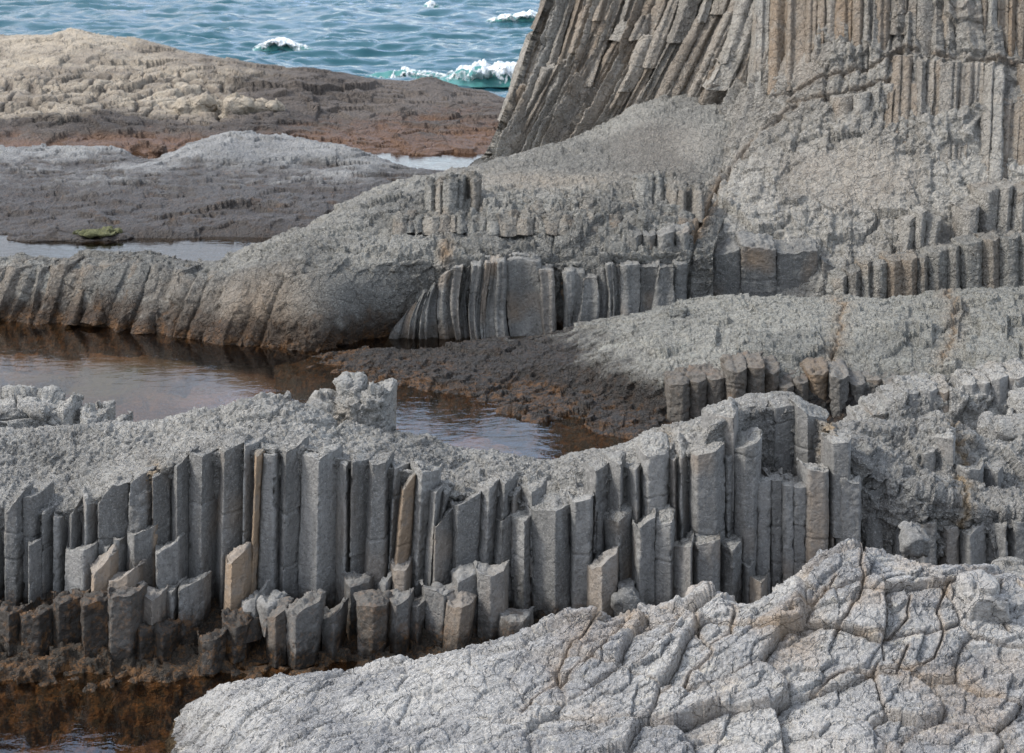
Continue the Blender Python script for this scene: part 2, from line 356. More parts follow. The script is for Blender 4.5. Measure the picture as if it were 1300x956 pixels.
# rubble shore under the columns
rows = []
for z, Y in ((-.48, 12.6), (-.12, 13.05), (.03, 13.35), (.13, 13.8), (.24, 14.3), (.3, 14.9)):
    rows.append([(-170, zy(z, Y), Y), (100, zy(z+.05, Y), Y), (330, zy(z-.02, Y), Y), (430, zy(z-.05, Y), Y), (800, zy(z, Y), Y), (1450, zy(z, Y), Y)])
def f_bed(p, X, Y, V, N):
    a, e = facets(p, .2, 3); b, e2 = facets(p, .08, 4)
    return a*.075+b*.03+fbm(p, .4, 5)*.05, None, fbm(p, .5, 8), np.full(len(p), .8)
structure(bump_loft('rubble_shore', rows, 1000, [10, 22, 24, 24, 10], M_bed, f_bed))
# open sea: choppy sheet, then plain out to the horizon
def sea():
    ys = np.concatenate([np.linspace(51.5, 90, 330), np.linspace(90, 180, 330)[1:]])
    s = np.linspace(-1, 1, 960)
    Yg = np.repeat(ys[:, None], len(s), 1); Xg = s[None]*(ys[:, None]*.62)
    p = np.stack([Xg, Yg, 0*Xg], -1).reshape(-1, 3)
    w = fbm(p, 3.4, 40, 4, .55, ani=(.55, 1, 1)); w2 = fbm(p+50, 1.2, 41, 3, .5, ani=(.6, 1, 1))
    big = np.sin(p[:, 1]*.75+fbm(p, 9, 44, 2)*3.5)
    w3 = fbm(p+9, .5, 46, 2, .5, ani=(.7, 1, 1)); z = .34*np.clip(1-np.abs(w), 0, 1)**1.5-.2+w2*.13+w3*.03+.10*big
    fade = sstep(52, 56, p[:, 1])*(1-sstep(170, 180, p[:, 1]))
    G = np.stack([Xg, Yg, (z*fade).reshape(Xg.shape)], -1)
    structure(put('sea', G, M_sea))
    far = np.concatenate([[180.], np.geomspace(200, 6000, 12)])
    xs = np.linspace(-1, 1, 9)
    structure(put('sea_horizon', np.stack([xs[None]*far[:, None]*1.5, np.repeat(far[:, None], 9, 1), np.zeros((len(far), 9))], -1), M_sea))
sea()
def breaker(label, pts, h, foam_h, front, seed):
    """a breaking wave: a rising green face with a lumpy white crest on top of it"""
    pts = np.array(pts, float); n = int(abs(pts[-1, 0]-pts[0, 0])*1.6)+12
    x = np.linspace(pts[0, 0], pts[-1, 0], n); env = np.interp(x, np.linspace(x[0], x[-1], len(pts)), pts[:, 3])
    py = pchip(pts[:, 0], pts[:, 1], x); Y = pchip(pts[:, 0], pts[:, 2], x)
    base = at(x, py, Y); s = np.linspace(-1, 1, 30)
    env = np.clip(env, 0, 1)**.6*(1+.12*n1(x/9+seed, seed))
    prof = np.where(s < .0, (1+s)**1.4, (1-s)**1.1)
    G = np.repeat(base[None], 30, 0); G[..., 1] += (s*front)[:, None]*(.5+.5*env[None]); G[..., 2] = -.12+prof[:, None]*env[None]*h
    o = bpy.data.objects.new('breaking_wave', None); COL.objects.link(o); tag(o, label, 'wave'); put('wave_face', G, M_green, o)
    s2 = np.linspace(-1, 1, 26); prof2 = np.sqrt(np.clip(1-s2**2, 0, 1))
    Gf = np.repeat(base[None], 26, 0); wd = front*1.25
    Gf[..., 1] += (s2*wd)[:, None]*(.4+.6*env[None])+.12*front; Gf[..., 2] = -.1+(h*.62*env)[None]+prof2[:, None]*foam_h*.7*env[None]
    p = Gf.reshape(-1, 3); dd = fbm(p, .5, seed, 4)*.09+fbm(p, .16, seed+2, 3)*.05; Gf[..., 1] += (fbm(p, .7, seed+4, 3)*.35).reshape(Gf.shape[:2])
    lace = fbm(p, .42, seed+8, 5, .6)+.35*fbm(p, 1.4, seed+9, 2); Gf[..., 2] += (dd*1.3+(np.minimum(lace, .15)-.1)*.55).reshape(Gf.shape[:2])*env[None]; Gf[..., 2] -= (1-np.minimum(1, env*3))[None]*.3
    put('foam', Gf, M_foam, o, tone=prof2[:, None]*np.clip(env, 0, 1.2)[None])
breaker('wide white breaking wave with a green face against the cliff foot', [(555, 110, 64, .05), (590, 109, 64, .8), (625, 109, 64, 1), (645, 111, 64, .9), (690, 112, 64, .7)], .62, .34, 1.3, 7)
breaker('thin low breaking wave just behind the brown reef edge', [(455, 106, 65, .0), (485, 105, 65, .5), (520, 103, 65, .75), (548, 104, 65, .5), (572, 106, 65, .1)], .5, .22, .9, 9)
breaker('short white-capped wave alone off the crest of the tan reef', [(318, 69, 78, 0), (345, 67, 78, .7), (362, 66, 78, 1), (380, 68, 78, .5), (402, 70, 78, 0)], .5, .26, .9, 12)
breaker('farther white-capped wave touching the cliff outline near the top', [(612, 36, 97, 0), (640, 35, 97, .7), (665, 34, 97, 1), (690, 34, 97, .8)], .55, .28, 1.1, 15)
breaker('tiny white cap on the open sea, farthest of all the waves', [(535, 14, 112, 0), (546, 13, 112, .7), (560, 14, 112, 0)], .5, .2, .8, 19)
# ================================================================== FAR REEF
K = [[(-520, zy(-.4, 44), 44), (300, zy(-.4, 44), 44), (740, zy(-.4, 44), 44)],
     [(-520, 196, 44.6), (0, 196, 44.6), (150, 196, 44.6), (300, 192, 44.8), (480, 196, 44.6), (600, 206, 44.2), (740, 208, 44.2)],
     [(-520, 168, 46.6), (0, 166, 46.8), (60, 160, 46.8), (200, 170, 46.6), (330, 166, 46.6), (500, 184, 45.5), (600, 194, 44.9), (740, 199, 44.8)],
     [(-520, 128, 51), (0, 126, 51), (160, 130, 50.8), (300, 134, 50.5), (420, 146, 49.5), (640, 166, 48), (740, 172, 47.7)],
     [(-520, 86, 56), (0, 85, 56), (150, 88, 55.8), (300, 101, 54.5), (400, 112, 53), (640, 141, 51.5), (740, 146, 51)],
     [(-520, 58, 59), (0, 48, 60), (60, 45, 60), (95, 38, 60.3), (118, 44, 60), (180, 53, 60), (230, 64, 59), (290, 74, 58.5), (340, 83, 58), (400, 88, 57), (430, 93, 56.6), (460, 100, 56.3), (520, 105, 56), (545, 100, 56), (575, 110, 56), (620, 121, 55), (645, 128, 54.5), (740, 134, 54.5)],
     [(-520, zy(-.4, 64), 64), (300, zy(-.4, 62.5), 62.5), (520, zy(-.4, 59), 59), (740, zy(-.4, 57), 57)]]
def f_reef(p, X, Y, V, N):
    a, e = facets(p, 1.5, 21, ani=(.55, 1, 1.6)); b, e2 = facets(p, .5, 22, ani=(.6, 1, 1.3)); c, e3 = facets(p, .7, 23, ani=(1, 1, 1))
    wob = 9*n1(X/37, 3)+5*n1(X/11, 4)
    # tan cracked rock on the left flank, running out to a tongue at the right
    tan = sstep(118, 96, X*.0+Y+wob*.0)*0
    top = (1-sstep(200, 440, X+14*wob*.6))*sstep(112+wob, 92+wob, Y-.02*X)
    low = (1-sstep(235, 330, X+wob))*sstep(92+wob*.6, 104+wob*.6, Y)*(1-sstep(145+wob*.5, 160+wob*.5, Y))
    low = low*(.35+.65*sstep(.04, .2, e3)*1.0)
    st = np.clip(np.maximum(top*.85, low), 0, 1)*(.55+.6*np.clip(fbm(p, 2.2, 25)+.5, 0, 1))
    grey = fbm(p, 3, 26)*.5
    d = a*.14+b*.08+fbm(p, .35, 24, 3)*.05+fbm(p, 5, 27, 3)*.14
    d = d-np.where(low > .05, .20*np.exp(-(e3/.11)**2), 0)
    return d*sstep(0, .4, V)*(1-.6*sstep(4.2, 4.9, V)), np.clip(st, 0, 1), grey, None
tag(bump_loft('reef', K, 1200, [6, 34, 50, 50, 44, 18], M_reef, f_reef), 'long low tan and brown reef between the tide pools and the open sea', 'reef')
def rough_block(name, mat, label, cat, x0, x1, y0, y1, Y, group=None, dep=.9, seed=0, stain=0, tone=0, amp=.12, sc=.5, algae=0, skew=0, parent=None):
    """rounded boulder closed all round"""
    nu, nv = 64, 40
    c0 = at((x0+x1)/2, (y0+y1)/2, Y+dep/2); a = at(x0, y1, Y); b = at(x1, y0, Y)
    rx, rz = (b[0]-a[0])/2, (b[2]-a[2])/2
    u = np.linspace(0, 2*np.pi, nu); v = np.linspace(-np.pi/2, np.pi/2, nv)
    pw = lambda t: np.sign(t)*np.abs(t)**.62
    X = pw(np.cos(v))[:, None]*pw(np.cos(u))[None]*rx; Yy = pw(np.cos(v))[:, None]*pw(np.sin(u))[None]*dep/2; Z = pw(np.sin(v))[:, None]*rz+0*X
    X = X+skew*Z
    G = np.stack([X, Yy, Z], -1)+c0; Nn = normals(G)
    if (Nn*(G-c0)).sum() < 0: Nn = -Nn
    p = G.reshape(-1, 3)+seed*3.7; f1, _ = facets(p, sc, seed+60); f2, _ = facets(p, sc*.45, seed+61)
    d = (f1*amp+f2*amp*.45+fbm(p, sc*.3, seed)*amp*.3).reshape(nv, nu); d[:, -1] = d[:, 0]; d[0] = d[0].mean(); d[-1] = d[-1].mean()
    o = put(name, (G+Nn*d[..., None])[:, ::-1], mat, parent, np.full((nv, nu), stain), np.full((nv, nu), tone), np.full((nv, nu), algae))
    return tag(o, label, cat, group) if label else o
for i, (x0, x1, y0, y1, Y, lb) in enumerate([
    (226, 268, 126, 152, 49.0, 'largest tan cracked boulder on the far reef, left of the others beside it'),
    (262, 296, 131, 148, 49.2, 'tan flat boulder between two larger ones on the far reef'),
    (288, 322, 125, 153, 48.8, 'tall tan boulder with a dark gap beside it on the far reef'),
    (322, 358, 130, 147, 49.0, 'low tan ledge boulder at the right end of the pale boulders on the reef')]):
    rough_block('boulder', M_reef, lb, 'boulder', x0, x1, y0, y1, Y, 'tan boulders lying on the far reef', dep=.9, seed=30+i, stain=1, amp=.16, sc=.6)
rough_block('boulder', M_reef, 'small dark rock sticking out of the pool before the far reef', 'boulder', 190, 212, 184, 204, 43.5, dep=.5, seed=40, amp=.1, sc=.4, algae=.7)
# ================================================================== GREY HUMP
H = [[(-520, zy(-.4, 32.6), 32.6), (640, zy(-.4, 32.6), 32.6)],
     [(-520, 298, 33), (250, 296, 33.2), (420, 294, 33.3), (640, 292, 33.5)],
     [(-520, 264, 35.2), (0, 264, 35.2), (200, 260, 35.2), (400, 262, 35), (640, 272, 34.6)],
     [(-520, 218, 39.3), (0, 216, 39.4), (120, 217, 39.3), (200, 217, 39.3), (300, 206, 39.8), (420, 214, 39.2), (520, 238, 37.6), (640, 252, 36.5)],
     [(-520, 184, 42), (0, 186, 42), (90, 187, 42), (150, 193, 41.8), (188, 202, 41.4), (215, 196, 41.4), (240, 185, 41.6), (270, 171, 42), (292, 166, 42), (345, 167, 42), (400, 177, 41.5), (460, 194, 40.7), (500, 212, 40), (540, 222, 39), (600, 230, 38), (640, 236, 37.4)],
     [(-520, zy(-.4, 43.6), 43.6), (640, zy(-.4, 43.2), 43.2)]]
def f_hump(p, X, Y, V, N):
    a, _ = facets(p, .8, 51, ani=(.5, 1, 1.5)); b, _ = facets(p, .3, 52, ani=(.6, 1, 1.4))
    dk = np.interp(X, [-170, 0, 100, 200, 232, 250, 275, 304, 400, 560, 640], [250, 249, 243, 233, 215, 208, 225, 243, 252, 262, 268])
    return (a*.055+b*.045+fbm(p, 2.5, 53, 3)*.1+fbm(p, .15, 54, 2)*.02)*sstep(0, .6, V), None, fbm(p, 2, 55)*.6+.25*(1-sstep(250, 330, X)), .9*sstep(-8, 8, Y-dk+14*fbm(p, .9, 56, 5, .65))
tag(bump_loft('rock_hump', H, 1080, [6, 34, 46, 36, 14], M_hump, f_hump), 'smooth grey rock hump with a dark foot between two tide pools', 'rock')
rough_block('flat_rock', M_hump, 'flat dark rock with yellow green algae lying in the back pool', 'rock', 10, 172, 295, 309, 32.5, dep=1.0, seed=44, amp=.07, sc=.4, algae=.5)
M_alg = rockmat('green_algae', (.075, .078, .035), (.13, .13, .06), lich=.1, bump=.8, grain=1.5)
rough_block('algae_mat', M_alg, 'bright yellow green algae mat on the flat rock in the back pool', 'algae', 92, 150, 293.5, 297.5, 32.6, dep=.5, seed=45, amp=.05, sc=.2)
# ================================================================== SLOPE WITH THE FLUTED WALL
S = [[(-420, zy(-.45, 25.4), 25.4), (300, zy(-.45, 25), 25), (480, zy(-.45, 24.7), 24.7), (905, zy(-.4, 24.9), 24.9)],
     [(-420, 405, 26.1), (0, 408, 25.95), (100, 416, 25.6), (200, 427, 25.1), (300, 440, 24.55), (400, 454, 24.1), (480, 442, 24.9), (560, 440, 25.1), (905, 420, 25.2)],
     [(-420, 342, 26.6), (0, 340, 26.5), (100, 334, 26.4), (150, 330, 26.3), (200, 333, 26.2), (260, 350, 25.8), (320, 346, 25.4), (390, 332, 25.0), (480, 336, 25.0), (560, 338, 25.08), (640, 334, 25.15), (760, 337, 25.2), (905, 325, 25.2)],
     [(-420, 331, 27.3), (0, 329, 27.3), (100, 325, 27.2), (150, 320, 27.1), (195, 323, 27.0), (260, 334, 26.6), (330, 318, 26.3), (390, 294, 26.2), (450, 287, 26.1), (560, 292, 26), (700, 292, 26), (880, 288, 25.9), (915, 288, 26.1)],
     [(-420, 378, 29), (200, 378, 29), (300, 372, 29), (360, 320, 28), (410, 282, 27.8), (450, 258, 27.8), (500, 243, 27.7), (560, 252, 27.5), (700, 247, 27.3), (880, 245, 27.3), (940, 243, 27.7)],
     [(-420, 385, 31), (300, 382, 31), (380, 345, 30.6), (440, 268, 30), (500, 237, 30), (560, 222, 30.2), (605, 213, 30.5), (650, 201, 31), (720, 179, 31), (800, 142, 31.3), (880, 110, 31.8), (960, 100, 31.8)],
     [(-420, zy(-.4, 33), 33), (380, zy(-.4, 33), 33), (500, zy(-.2, 33), 33), (605, 250, 33.5), (720, 200, 33.5), (800, 165, 33.8), (960, 130, 33.8)]]
def f_slope(p, X, Y, V, N):
    a, e = facets(p, .55, 71, ani=(.8, 1, 1.2)); b, _ = facets(p, .2, 72); c, _ = facets(p, .09, 73)
    bulge = np.exp(-(((X-440)/75)**2+((Y-388)/42)**2)**2)                   # smooth rounded face left of the fluted wall
    bould = np.exp(-(((X-850)/75)**2+((Y-192)/34)**2)**2)                   # smooth boulder face under the cliff
    low = (V > .9)*(1-sstep(2.0, 2.5, V))*(1-sstep(300, 390, X))          # flutes on the low ridge
    calm = np.clip(1-bulge*1.1-bould*.85-.5*low, .1, 1)
    pr, o1, o2 = flutes((X+(Y-330)*.42)/31, V, 75, .8)
    d = low*(pr*.10+o1*.12+o2*.05+.04)*(.45+.8*np.clip(fbm(p, 2.0, 76)+.4, 0, 1))
    # stepped band of short column ends above the fluted wall
    band = sstep(2.0, 2.2, V)*(1-sstep(3.9, 4.15, V))*sstep(500, 560, X+.4*(Y-290))
    rowi = np.floor(V*4+.5*n1(X/60, 5)); cw = np.floor(X/17+1.5*n1(X/31, 6)+rowi*.37)
    st = (h01(cw, rowi, rowi*0, 77)*2-1)
    fr = V*4-np.floor(V*4)
    d = d+band*(st*.06+.10*(fr-.5))
    up = sstep(3.6, 4.3, V)
    rub = calm*(a*.06*(1-.35*up)+b*.03*(1-.2*up)+c*.016)+calm*fbm(p, .06, 78, 2)*.012
    d = d+rub+fbm(p, 1.6, 79, 3)*.09+bulge*.12+bould*.12
    # open joints
    j1 = seg_dist(X, Y, [(957, 150), (940, 196), (905, 250), (884, 292), (879, 330), (868, 395)])
    d = d-.10*np.exp(-(j1/2.2)**2)
    j2 = seg_dist(X, Y, [(430, 438), (455, 446), (480, 449)]); d = d-.10*np.exp(-(j2/2.0)**2)
    stn = .8*np.exp(-(j1/9)**2)*(Y < 300)+.9*np.exp(-(((X-566)/9)**2+((Y-318)/16)**2))+.12*bould+.25*np.exp(-(((X-700)/110)**2+((Y-232)/13)**2))
    brown = .7*np.exp(-((X-330)/60.)**2)*sstep(2.3, 1.2, V)*(V < 2.4)+.45*(V < 2)*(X < 330)*np.clip(fbm(p, .8, 80)+.25, 0, 1)
    return d*sstep(0, .5, V), np.clip(stn+brown*.8, 0, 1), fbm(p, 1.8, 81)*.7-.4*bulge-.5*bould+.25*up-.55*(1-sstep(1.8, 2.3, V)), np.clip(.5*(V < 1.35)*np.clip(fbm(p, .5, 84)+.3, 0, 1), 0, 1)
slope = thing('rock_slope', bump_loft('rock_slope', S, 1380, [6, 92, 44, 40, 60, 14], M_slope, f_slope), 'long grey rock slope with a fluted wall, between the low pool edge and the cliff', 'rock')
M_flute = rockmat('fluted_basalt', (.125, .122, .113), (.215, .208, .19), wet_shade=(-.3, .25), lich=.25, bump=.7, grain=1.3, wetcol=(.06, .045, .03), orange=.2, streak=.35)
panel = [((515, 404), (532, 384), 490, 512, 439), ((532, 384), (546, 368), 512, 528, 434), ((546, 371), (561, 355), 528, 553, 432), ((561, 355), (577, 342), 554, 577, 428),
         ((577, 342), (587, 339), 577, 583, 430), ((587, 341), (608, 337), 583, 606, 433), ((608, 337), (622, 335), 606, 619, 440), ((622, 334), (637, 334), 619, 646, 440),
         ((638, 334), (684, 333), 646, 703, 427), ((684, 344), (700, 344), 694, 704, 427), ((700, 343), (713, 343), 703, 719, 424), ((714, 347), (740, 347), 719, 734, 420),
         ((740, 353), (759, 351), 734, 758, 418), ((759, 343), (772, 341), 758, 772, 416), ((772, 338), (789, 337), 772, 788, 414), ((790, 339), (813, 339), 788, 810, 408),
         ((814, 340), (839, 336), 810, 831, 396), ((839, 338), (874, 337), 831, 870, 388)]
pn = []
for i, (tl, tr, bl, br, yb) in enumerate(panel):
    if i in (0, 1, 2, 3, 5, 6, 7, 11, 14, 17):
        q = .42+.16*(i % 2); tm = (tl[0]+(tr[0]-tl[0])*q, tl[1]+(tr[1]-tl[1])*q-1); bm = bl+(br-bl)*q
        pn += [(tl, tm, bl, bm, yb, i), (tm, tr, bm, br, yb, i)]
    else: pn.append((tl, tr, bl, br, yb, i))
for k_, (tl, tr, bl, br, yb, i) in enumerate(pn):
    Yp = 24.78+.09*(k_ % 2)+(.25 if i == 10 else 0)
    column('column', slope, M_flute, tl, tr, bl, br, yb, Yp, d=.04 if k_ % 3 else .13, back=.6, rise=.02, dx=.016, dz=.02, wave=.055, ws=.55, rough=.006, chip=.02, lean=.12,
           m=(.12, .88) if i in (8, 10) else None, concave=.14 if i in (8, 10) else .07, bow=.05 if i < 8 else .025, ph=i*.35, stain=.8 if i == 10 else (.12 if i in (4, 9) else 0))
for i, (x0, x1, yt, yb, Y) in enumerate([(797, 816, 299, 338, 25.35), (817, 835, 298, 338, 25.35), (836, 858, 296, 336, 25.28), (858, 876, 295, 336, 25.25)]):
    column('column', slope, M_flute, (x0, yt+3), (x1, yt), x0, x1, yb, Y, back=.6, dx=.016, dz=.02, rough=.012, chip=.03, ext=.1, d=.12)
def slopeY(x, y):
    rows = [(np.interp(x, [q[0] for q in r], [q[1] for q in r]), np.interp(x, [q[0] for q in r], [q[2] for q in r])) for r in S[1:6]]
    return float(np.interp(-y, [-r[0] for r in rows], [r[1] for r in rows]))
rs = np.random.RandomState(23)
for x0, wd in [(-52, 26), (-18, 22), (8, 30), (44, 16), (64, 26), (101, 20), (124, 34), (166, 15), (186, 24), (222, 18), (262, 14), (318, 16), (372, 14)]:
    r1, r2 = S[1], S[2]; gx = lambda r, x, c: float(np.interp(x, [q[0] for q in r], [q[c] for q in r])); sl = 20+rs.uniform(-6, 6)
    yt = gx(r2, x0, 1)+rs.uniform(0, 8)+(18 if x0 > 300 else 0); yb = gx(r1, x0-sl, 1)-rs.uniform(2, 14); Yb = gx(r1, x0-sl, 2)-.03; Yt = gx(r2, x0, 2)-.12
    column('column', slope, M_slope, (x0, yt+2), (x0+wd, yt), x0-sl, x0+wd-sl+rs.uniform(-4, 4), yb, Yb, lean=Yt-Yb, d=.16, back=.7, dx=.018, dz=.02, rough=.012, wave=.05, ws=.4, chip=.03, ext=.15, rise=.0, tone=rs.uniform(-.7, -.2), stain=rs.choice([.1, .25, .4]))
rs = np.random.RandomState(11)
for xa, xb_, ya, yb_, h_, ws_ in [(541, 604, 234, 228, 48, (9, 13, 18)), (606, 808, 262, 258, 15, (9, 13, 18)), (500, 700, 279, 277, 13, (10, 16, 22)), (700, 874, 277, 275, 14, (10, 16, 22)), (808, 852, 232, 226, 38, (14, 22)), (852, 890, 236, 240, 36, (9, 13))]:
    x = float(xa)
    while x < xb_:
        wd = rs.choice(ws_)*rs.uniform(.9, 1.15); t = (x-xa)/(xb_-xa); yt = ya+(yb_-ya)*t+rs.uniform(-2, 4); hh = h_*rs.uniform(.8, 1.1); Yb = slopeY(x, yt+hh)-rs.uniform(-.02, .12); Yt = slopeY(x, yt)-.10
        column('column', slope, M_slope, (x, yt+rs.uniform(-1, 3)), (x+wd, yt+rs.uniform(-1, 3)), x+rs.uniform(-2, 0), x+wd, yt+hh, Yb, lean=min(.45, max(.05, (Yt-Yb)*.5)), d=.12, back=.4, dx=.018, dz=.02, rough=.01, wave=.02, ws=.4, chip=.03, ext=.1, rise=.08, tone=rs.uniform(-.4, .4), stain=rs.choice([0, 0, .2]))
        x += wd
# ================================================================== SEA CLIFF
def crow(w, pts): return [w]+pts
LC = [[(728, -150, 35.6), (790, -150, 34.6), (880, -150, 33.8), (960, -150, 32.9), (1040, -150, 31.7), (1120, -150, 30.9), (1200, -150, 30.4), (1380, -150, 30.0), (1470, -150, 29.8)],
      [(691, 0, 34.5), (745, 0, 33.6), (830, 0, 32.9), (920, 0, 31.9), (1010, 0, 30.7), (1105, 0, 29.8), (1195, 0, 29.3), (1360, 0, 29), (1450, 0, 28.9)],
      [(668, 60, 34.2), (725, 60, 33.3), (805, 60, 32.5), (890, 60, 31.4), (990, 60, 30.1), (1095, 60, 29.2), (1190, 60, 28.8), (1360, 60, 28.5), (1450, 60, 28.4)],
      [(645, 130, 33.8), (697, 130, 33.0), (770, 130, 32.2), (858, 130, 31.2), (962, 130, 29.5), (1080, 130, 28.5), (1185, 130, 28.1), (1360, 130, 27.8), (1450, 130, 27.7)],
      [(617, 192, 33.2), (662, 196, 32.6), (725, 200, 32.0), (822, 200, 31.0), (932, 200, 28.4), (1065, 200, 27.5), (1180, 200, 27.2), (1360, 200, 27), (1450, 200, 26.9)],
      [(585, 228, 33.0), (635, 240, 32.6), (700, 260, 32.0), (800, 270, 30.6), (915, 262, 27.1), (1055, 265, 26.6), (1175, 260, 26.4), (1360, 260, 26.2), (1450, 260, 26.1)],
      [(570, 320, 33.0), (630, 322, 32.6), (700, 325, 32.0), (800, 325, 30.0), (900, 322, 25.9), (1050, 326, 25.7), (1170, 330, 25.5), (1360, 330, 25.4), (1450, 330, 25.4)],
      [(560, 420, 33.0), (630, 420, 32.6), (700, 420, 32.0), (800, 420, 30.0), (895, 420, 25.5), (1050, 420, 25.3), (1170, 420, 25.2), (1360, 420, 25.1), (1450, 420, 25.1)]]
def cliff():
    # the rows share their corner points, so that the flutes follow the same lines down the wall; the left end turns back out of sight
    nu = 1000; k = len(LC[0]); u = np.linspace(0, k-1, nu); R = []
    for r in LC:
        r = np.array(r); R.append(at(pchip(range(k), r[:, 0], u), pchip(range(k), r[:, 1], u), pchip(range(k), r[:, 2], u)))
    R = np.array(R); wb = 26
    back = R[:, :1]+np.stack([.55*np.sin(np.linspace(1.5, 0, wb, endpoint=False))+.2, 5*(1-np.linspace(0, 1, wb, endpoint=False))**1.6, 0*np.linspace(0, 1, wb)], -1)[None]*np.array([1.0, 1, 1])
    R = np.concatenate([back, R], 1); uu = np.concatenate([np.linspace(-1.2, 0, wb, endpoint=False), u])
    P, v = vpchip(R, [30, 90, 84, 80, 70, 60, 24]); P = P[::-1]; v = v[::-1]
    N = normals(P); X, Y = project(P); sh = P.shape[:2]
    p = P.reshape(-1, 3); X = X.ravel(); Y = Y.ravel(); V = np.repeat(v[:, None], sh[1], 1).ravel(); UU = np.repeat(uu[None], sh[0], 0).ravel()
    left = 1-sstep(3.4, 4.6, UU+.25*(V-2))
    pr, o1, o2 = flutes(UU*3.6-.06*V, V, 301, .55); pr2, p1, p2 = flutes(UU*10.5-.12*V, V, 310, .9)
    dl = pr*.34+o1*.26+o2*.10+pr2*.11+p1*.07+p2*.035+fbm(np.stack([UU*9, V*1.1, 0*V], 1), 1., 305, 4)*.05
    foot = sstep(3.3, 4.6, V)
    # right face: column tops and broken column ends
    pr3, q1, q2 = flutes(UU*7.5-.3*V, V, 320, 1.6)
    upr = (1-sstep(1.6, 2.6, V+.12*n1(X/40, 9)))*sstep(4.4, 5.2, UU)
    dr = pr3*.10+q1*.07+q2*.10
    a, e = facets(p, .75, 331, ani=(.9, 1, 1)); b, _ = facets(p, .26, 332); c, _ = facets(p, .11, 333)
    smooth = np.exp(-(((X-1085)/85)**2+((Y-225)/42)**2)**2); smooth = np.maximum(smooth, np.exp(-(((X-1010)/32)**2+((Y-75)/30)**2)**2))
    wall = sstep(318, 330, Y+4*n1(X/25, 11))*(X > 870)*(X < 1075)
    calm = np.clip(1-.9*smooth-.85*wall, .1, 1)
    d = left*(dl*(1-.65*foot)+b*.025+c*.02+foot*(a*.12+b*.05))+(1-left)*(upr*dr+calm*(a*.10+b*.05+c*.022)*(1-.5*upr)+.35*(1-upr)*calm*(pr3*.06+q2*.1))
    d = d+fbm(p, 2.2, 340, 3)*.10+fbm(p, .08, 341, 2)*.014
    j = np.minimum.reduce([seg_dist(X, Y, [(985, 122), (1040, 100), (1110, 82), (1150, 62), (1200, 72), (1300, 78), (1360, 70)]),
                           seg_dist(X, Y, [(1000, 128), (1070, 118), (1140, 98)]), seg_dist(X, Y, [(884, 292), (905, 250), (940, 196), (975, 160), (1010, 132)])])
    d = d-.09*np.exp(-(j/1.7)**2)
    j4 = seg_dist(X, Y, [(880, 292), (879, 330), (868, 398)]); d = d-.4*np.exp(-(j4/4)**2)
    st = .4*np.exp(-(j/4)**2)+left*np.clip(.25+.9*fbm(p, 1.1, 350, ani=(1.5, 1, .35)), 0, 1)*.55+.6*(1-left)*upr*np.clip(fbm(p, .9, 351, ani=(1.4, 1, .5)), 0, 1)+.25*smooth
    tone = fbm(p, 1.5, 352)*.6+.25*foot-.5*wall+(1-left)*.1*np.sign(q1)
    G = P+N*d.reshape(sh)[..., None]
    return put('sea_cliff', G, M_cliff, None, np.clip(st, 0, 1).reshape(sh), tone.reshape(sh), None)
cl = thing('sea_cliff', cliff(), 'tall tan and grey basalt cliff with leaning column flutes above the sea', 'cliff')
def cliffY(x, y):
    rows = [(np.interp(x, [q[0] for q in r], [q[1] for q in r]), np.interp(x, [q[0] for q in r], [q[2] for q in r])) for r in LC]
    return float(np.interp(y, [r[0] for r in rows], [r[1] for r in rows]))
def ccol(x0, x1, yt, yb, out, xs=0, **k):
    xm = (x0+x1)/2; Yb = cliffY(xm+xs, yb)-out*k.pop('ob', .25)+.06; Yt = cliffY(xm, yt)-out
    k = dict(dict(d=.13, zig=1+int(x1-x0 > 14), back=.9, dx=.018, dz=.024, rough=.006, wave=.03, ws=.6, chip=.025, ext=.12), **k)
    column('column', cl, M_cliff, (x0, yt+2), (x1, yt), x0+xs, x1+xs, yb, Yb, lean=Yt-Yb, **k)
CRK = [(900, 150), (985, 122), (1040, 100), (1110, 82), (1150, 64), (1200, 72), (1300, 78), (1400, 72)]
rs = np.random.RandomState(5); x = 962.
while x < 1345:                                      # upper tier: one close-set row of columns standing on the long joint
    wd = rs.choice([10, 13, 17, 22, 27])*rs.uniform(.9, 1.1); yj = lin(CRK, x+wd/2); short = rs.rand() < .22
    ccol(x, x+wd+1, -95, yj-(rs.uniform(8, 45) if short else rs.uniform(0, 4)), .10+rs.uniform(0, .16), xs=-4, stain=rs.choice([0, .2, .5, .75]), tone=rs.uniform(-.4, .35), ext=0 if short else .1, ob=.7 if short else .2)
    x += wd
x = 1128.
while x < 1345:                                      # lower tier, below the joint
    wd = rs.choice([9, 12, 16, 21])*rs.uniform(.9, 1.1); yj = lin(CRK, x+wd/2); yt = yj+(rs.uniform(4, 10) if rs.rand() < .7 else rs.uniform(25, 55))
    ccol(x, x+wd+1, yt, rs.uniform(160, 245), .10+rs.uniform(0, .2), xs=-5, stain=rs.choice([0, .1, .3, .45]), tone=rs.uniform(-.4, .4)); x += wd
def cpath(u, y):
    """a point of the leaning columns on the far side of the cliff: photo x and distance on row y"""
    k = range(len(LC[0])); ys = [float(np.interp(u, k, [q[1] for q in r])) for r in LC]
    return float(np.interp(y, ys, [np.interp(u, k, [q[0] for q in r]) for r in LC])), float(np.interp(y, ys, [np.interp(u, k, [q[2] for q in r]) for r in LC]))
u = .03
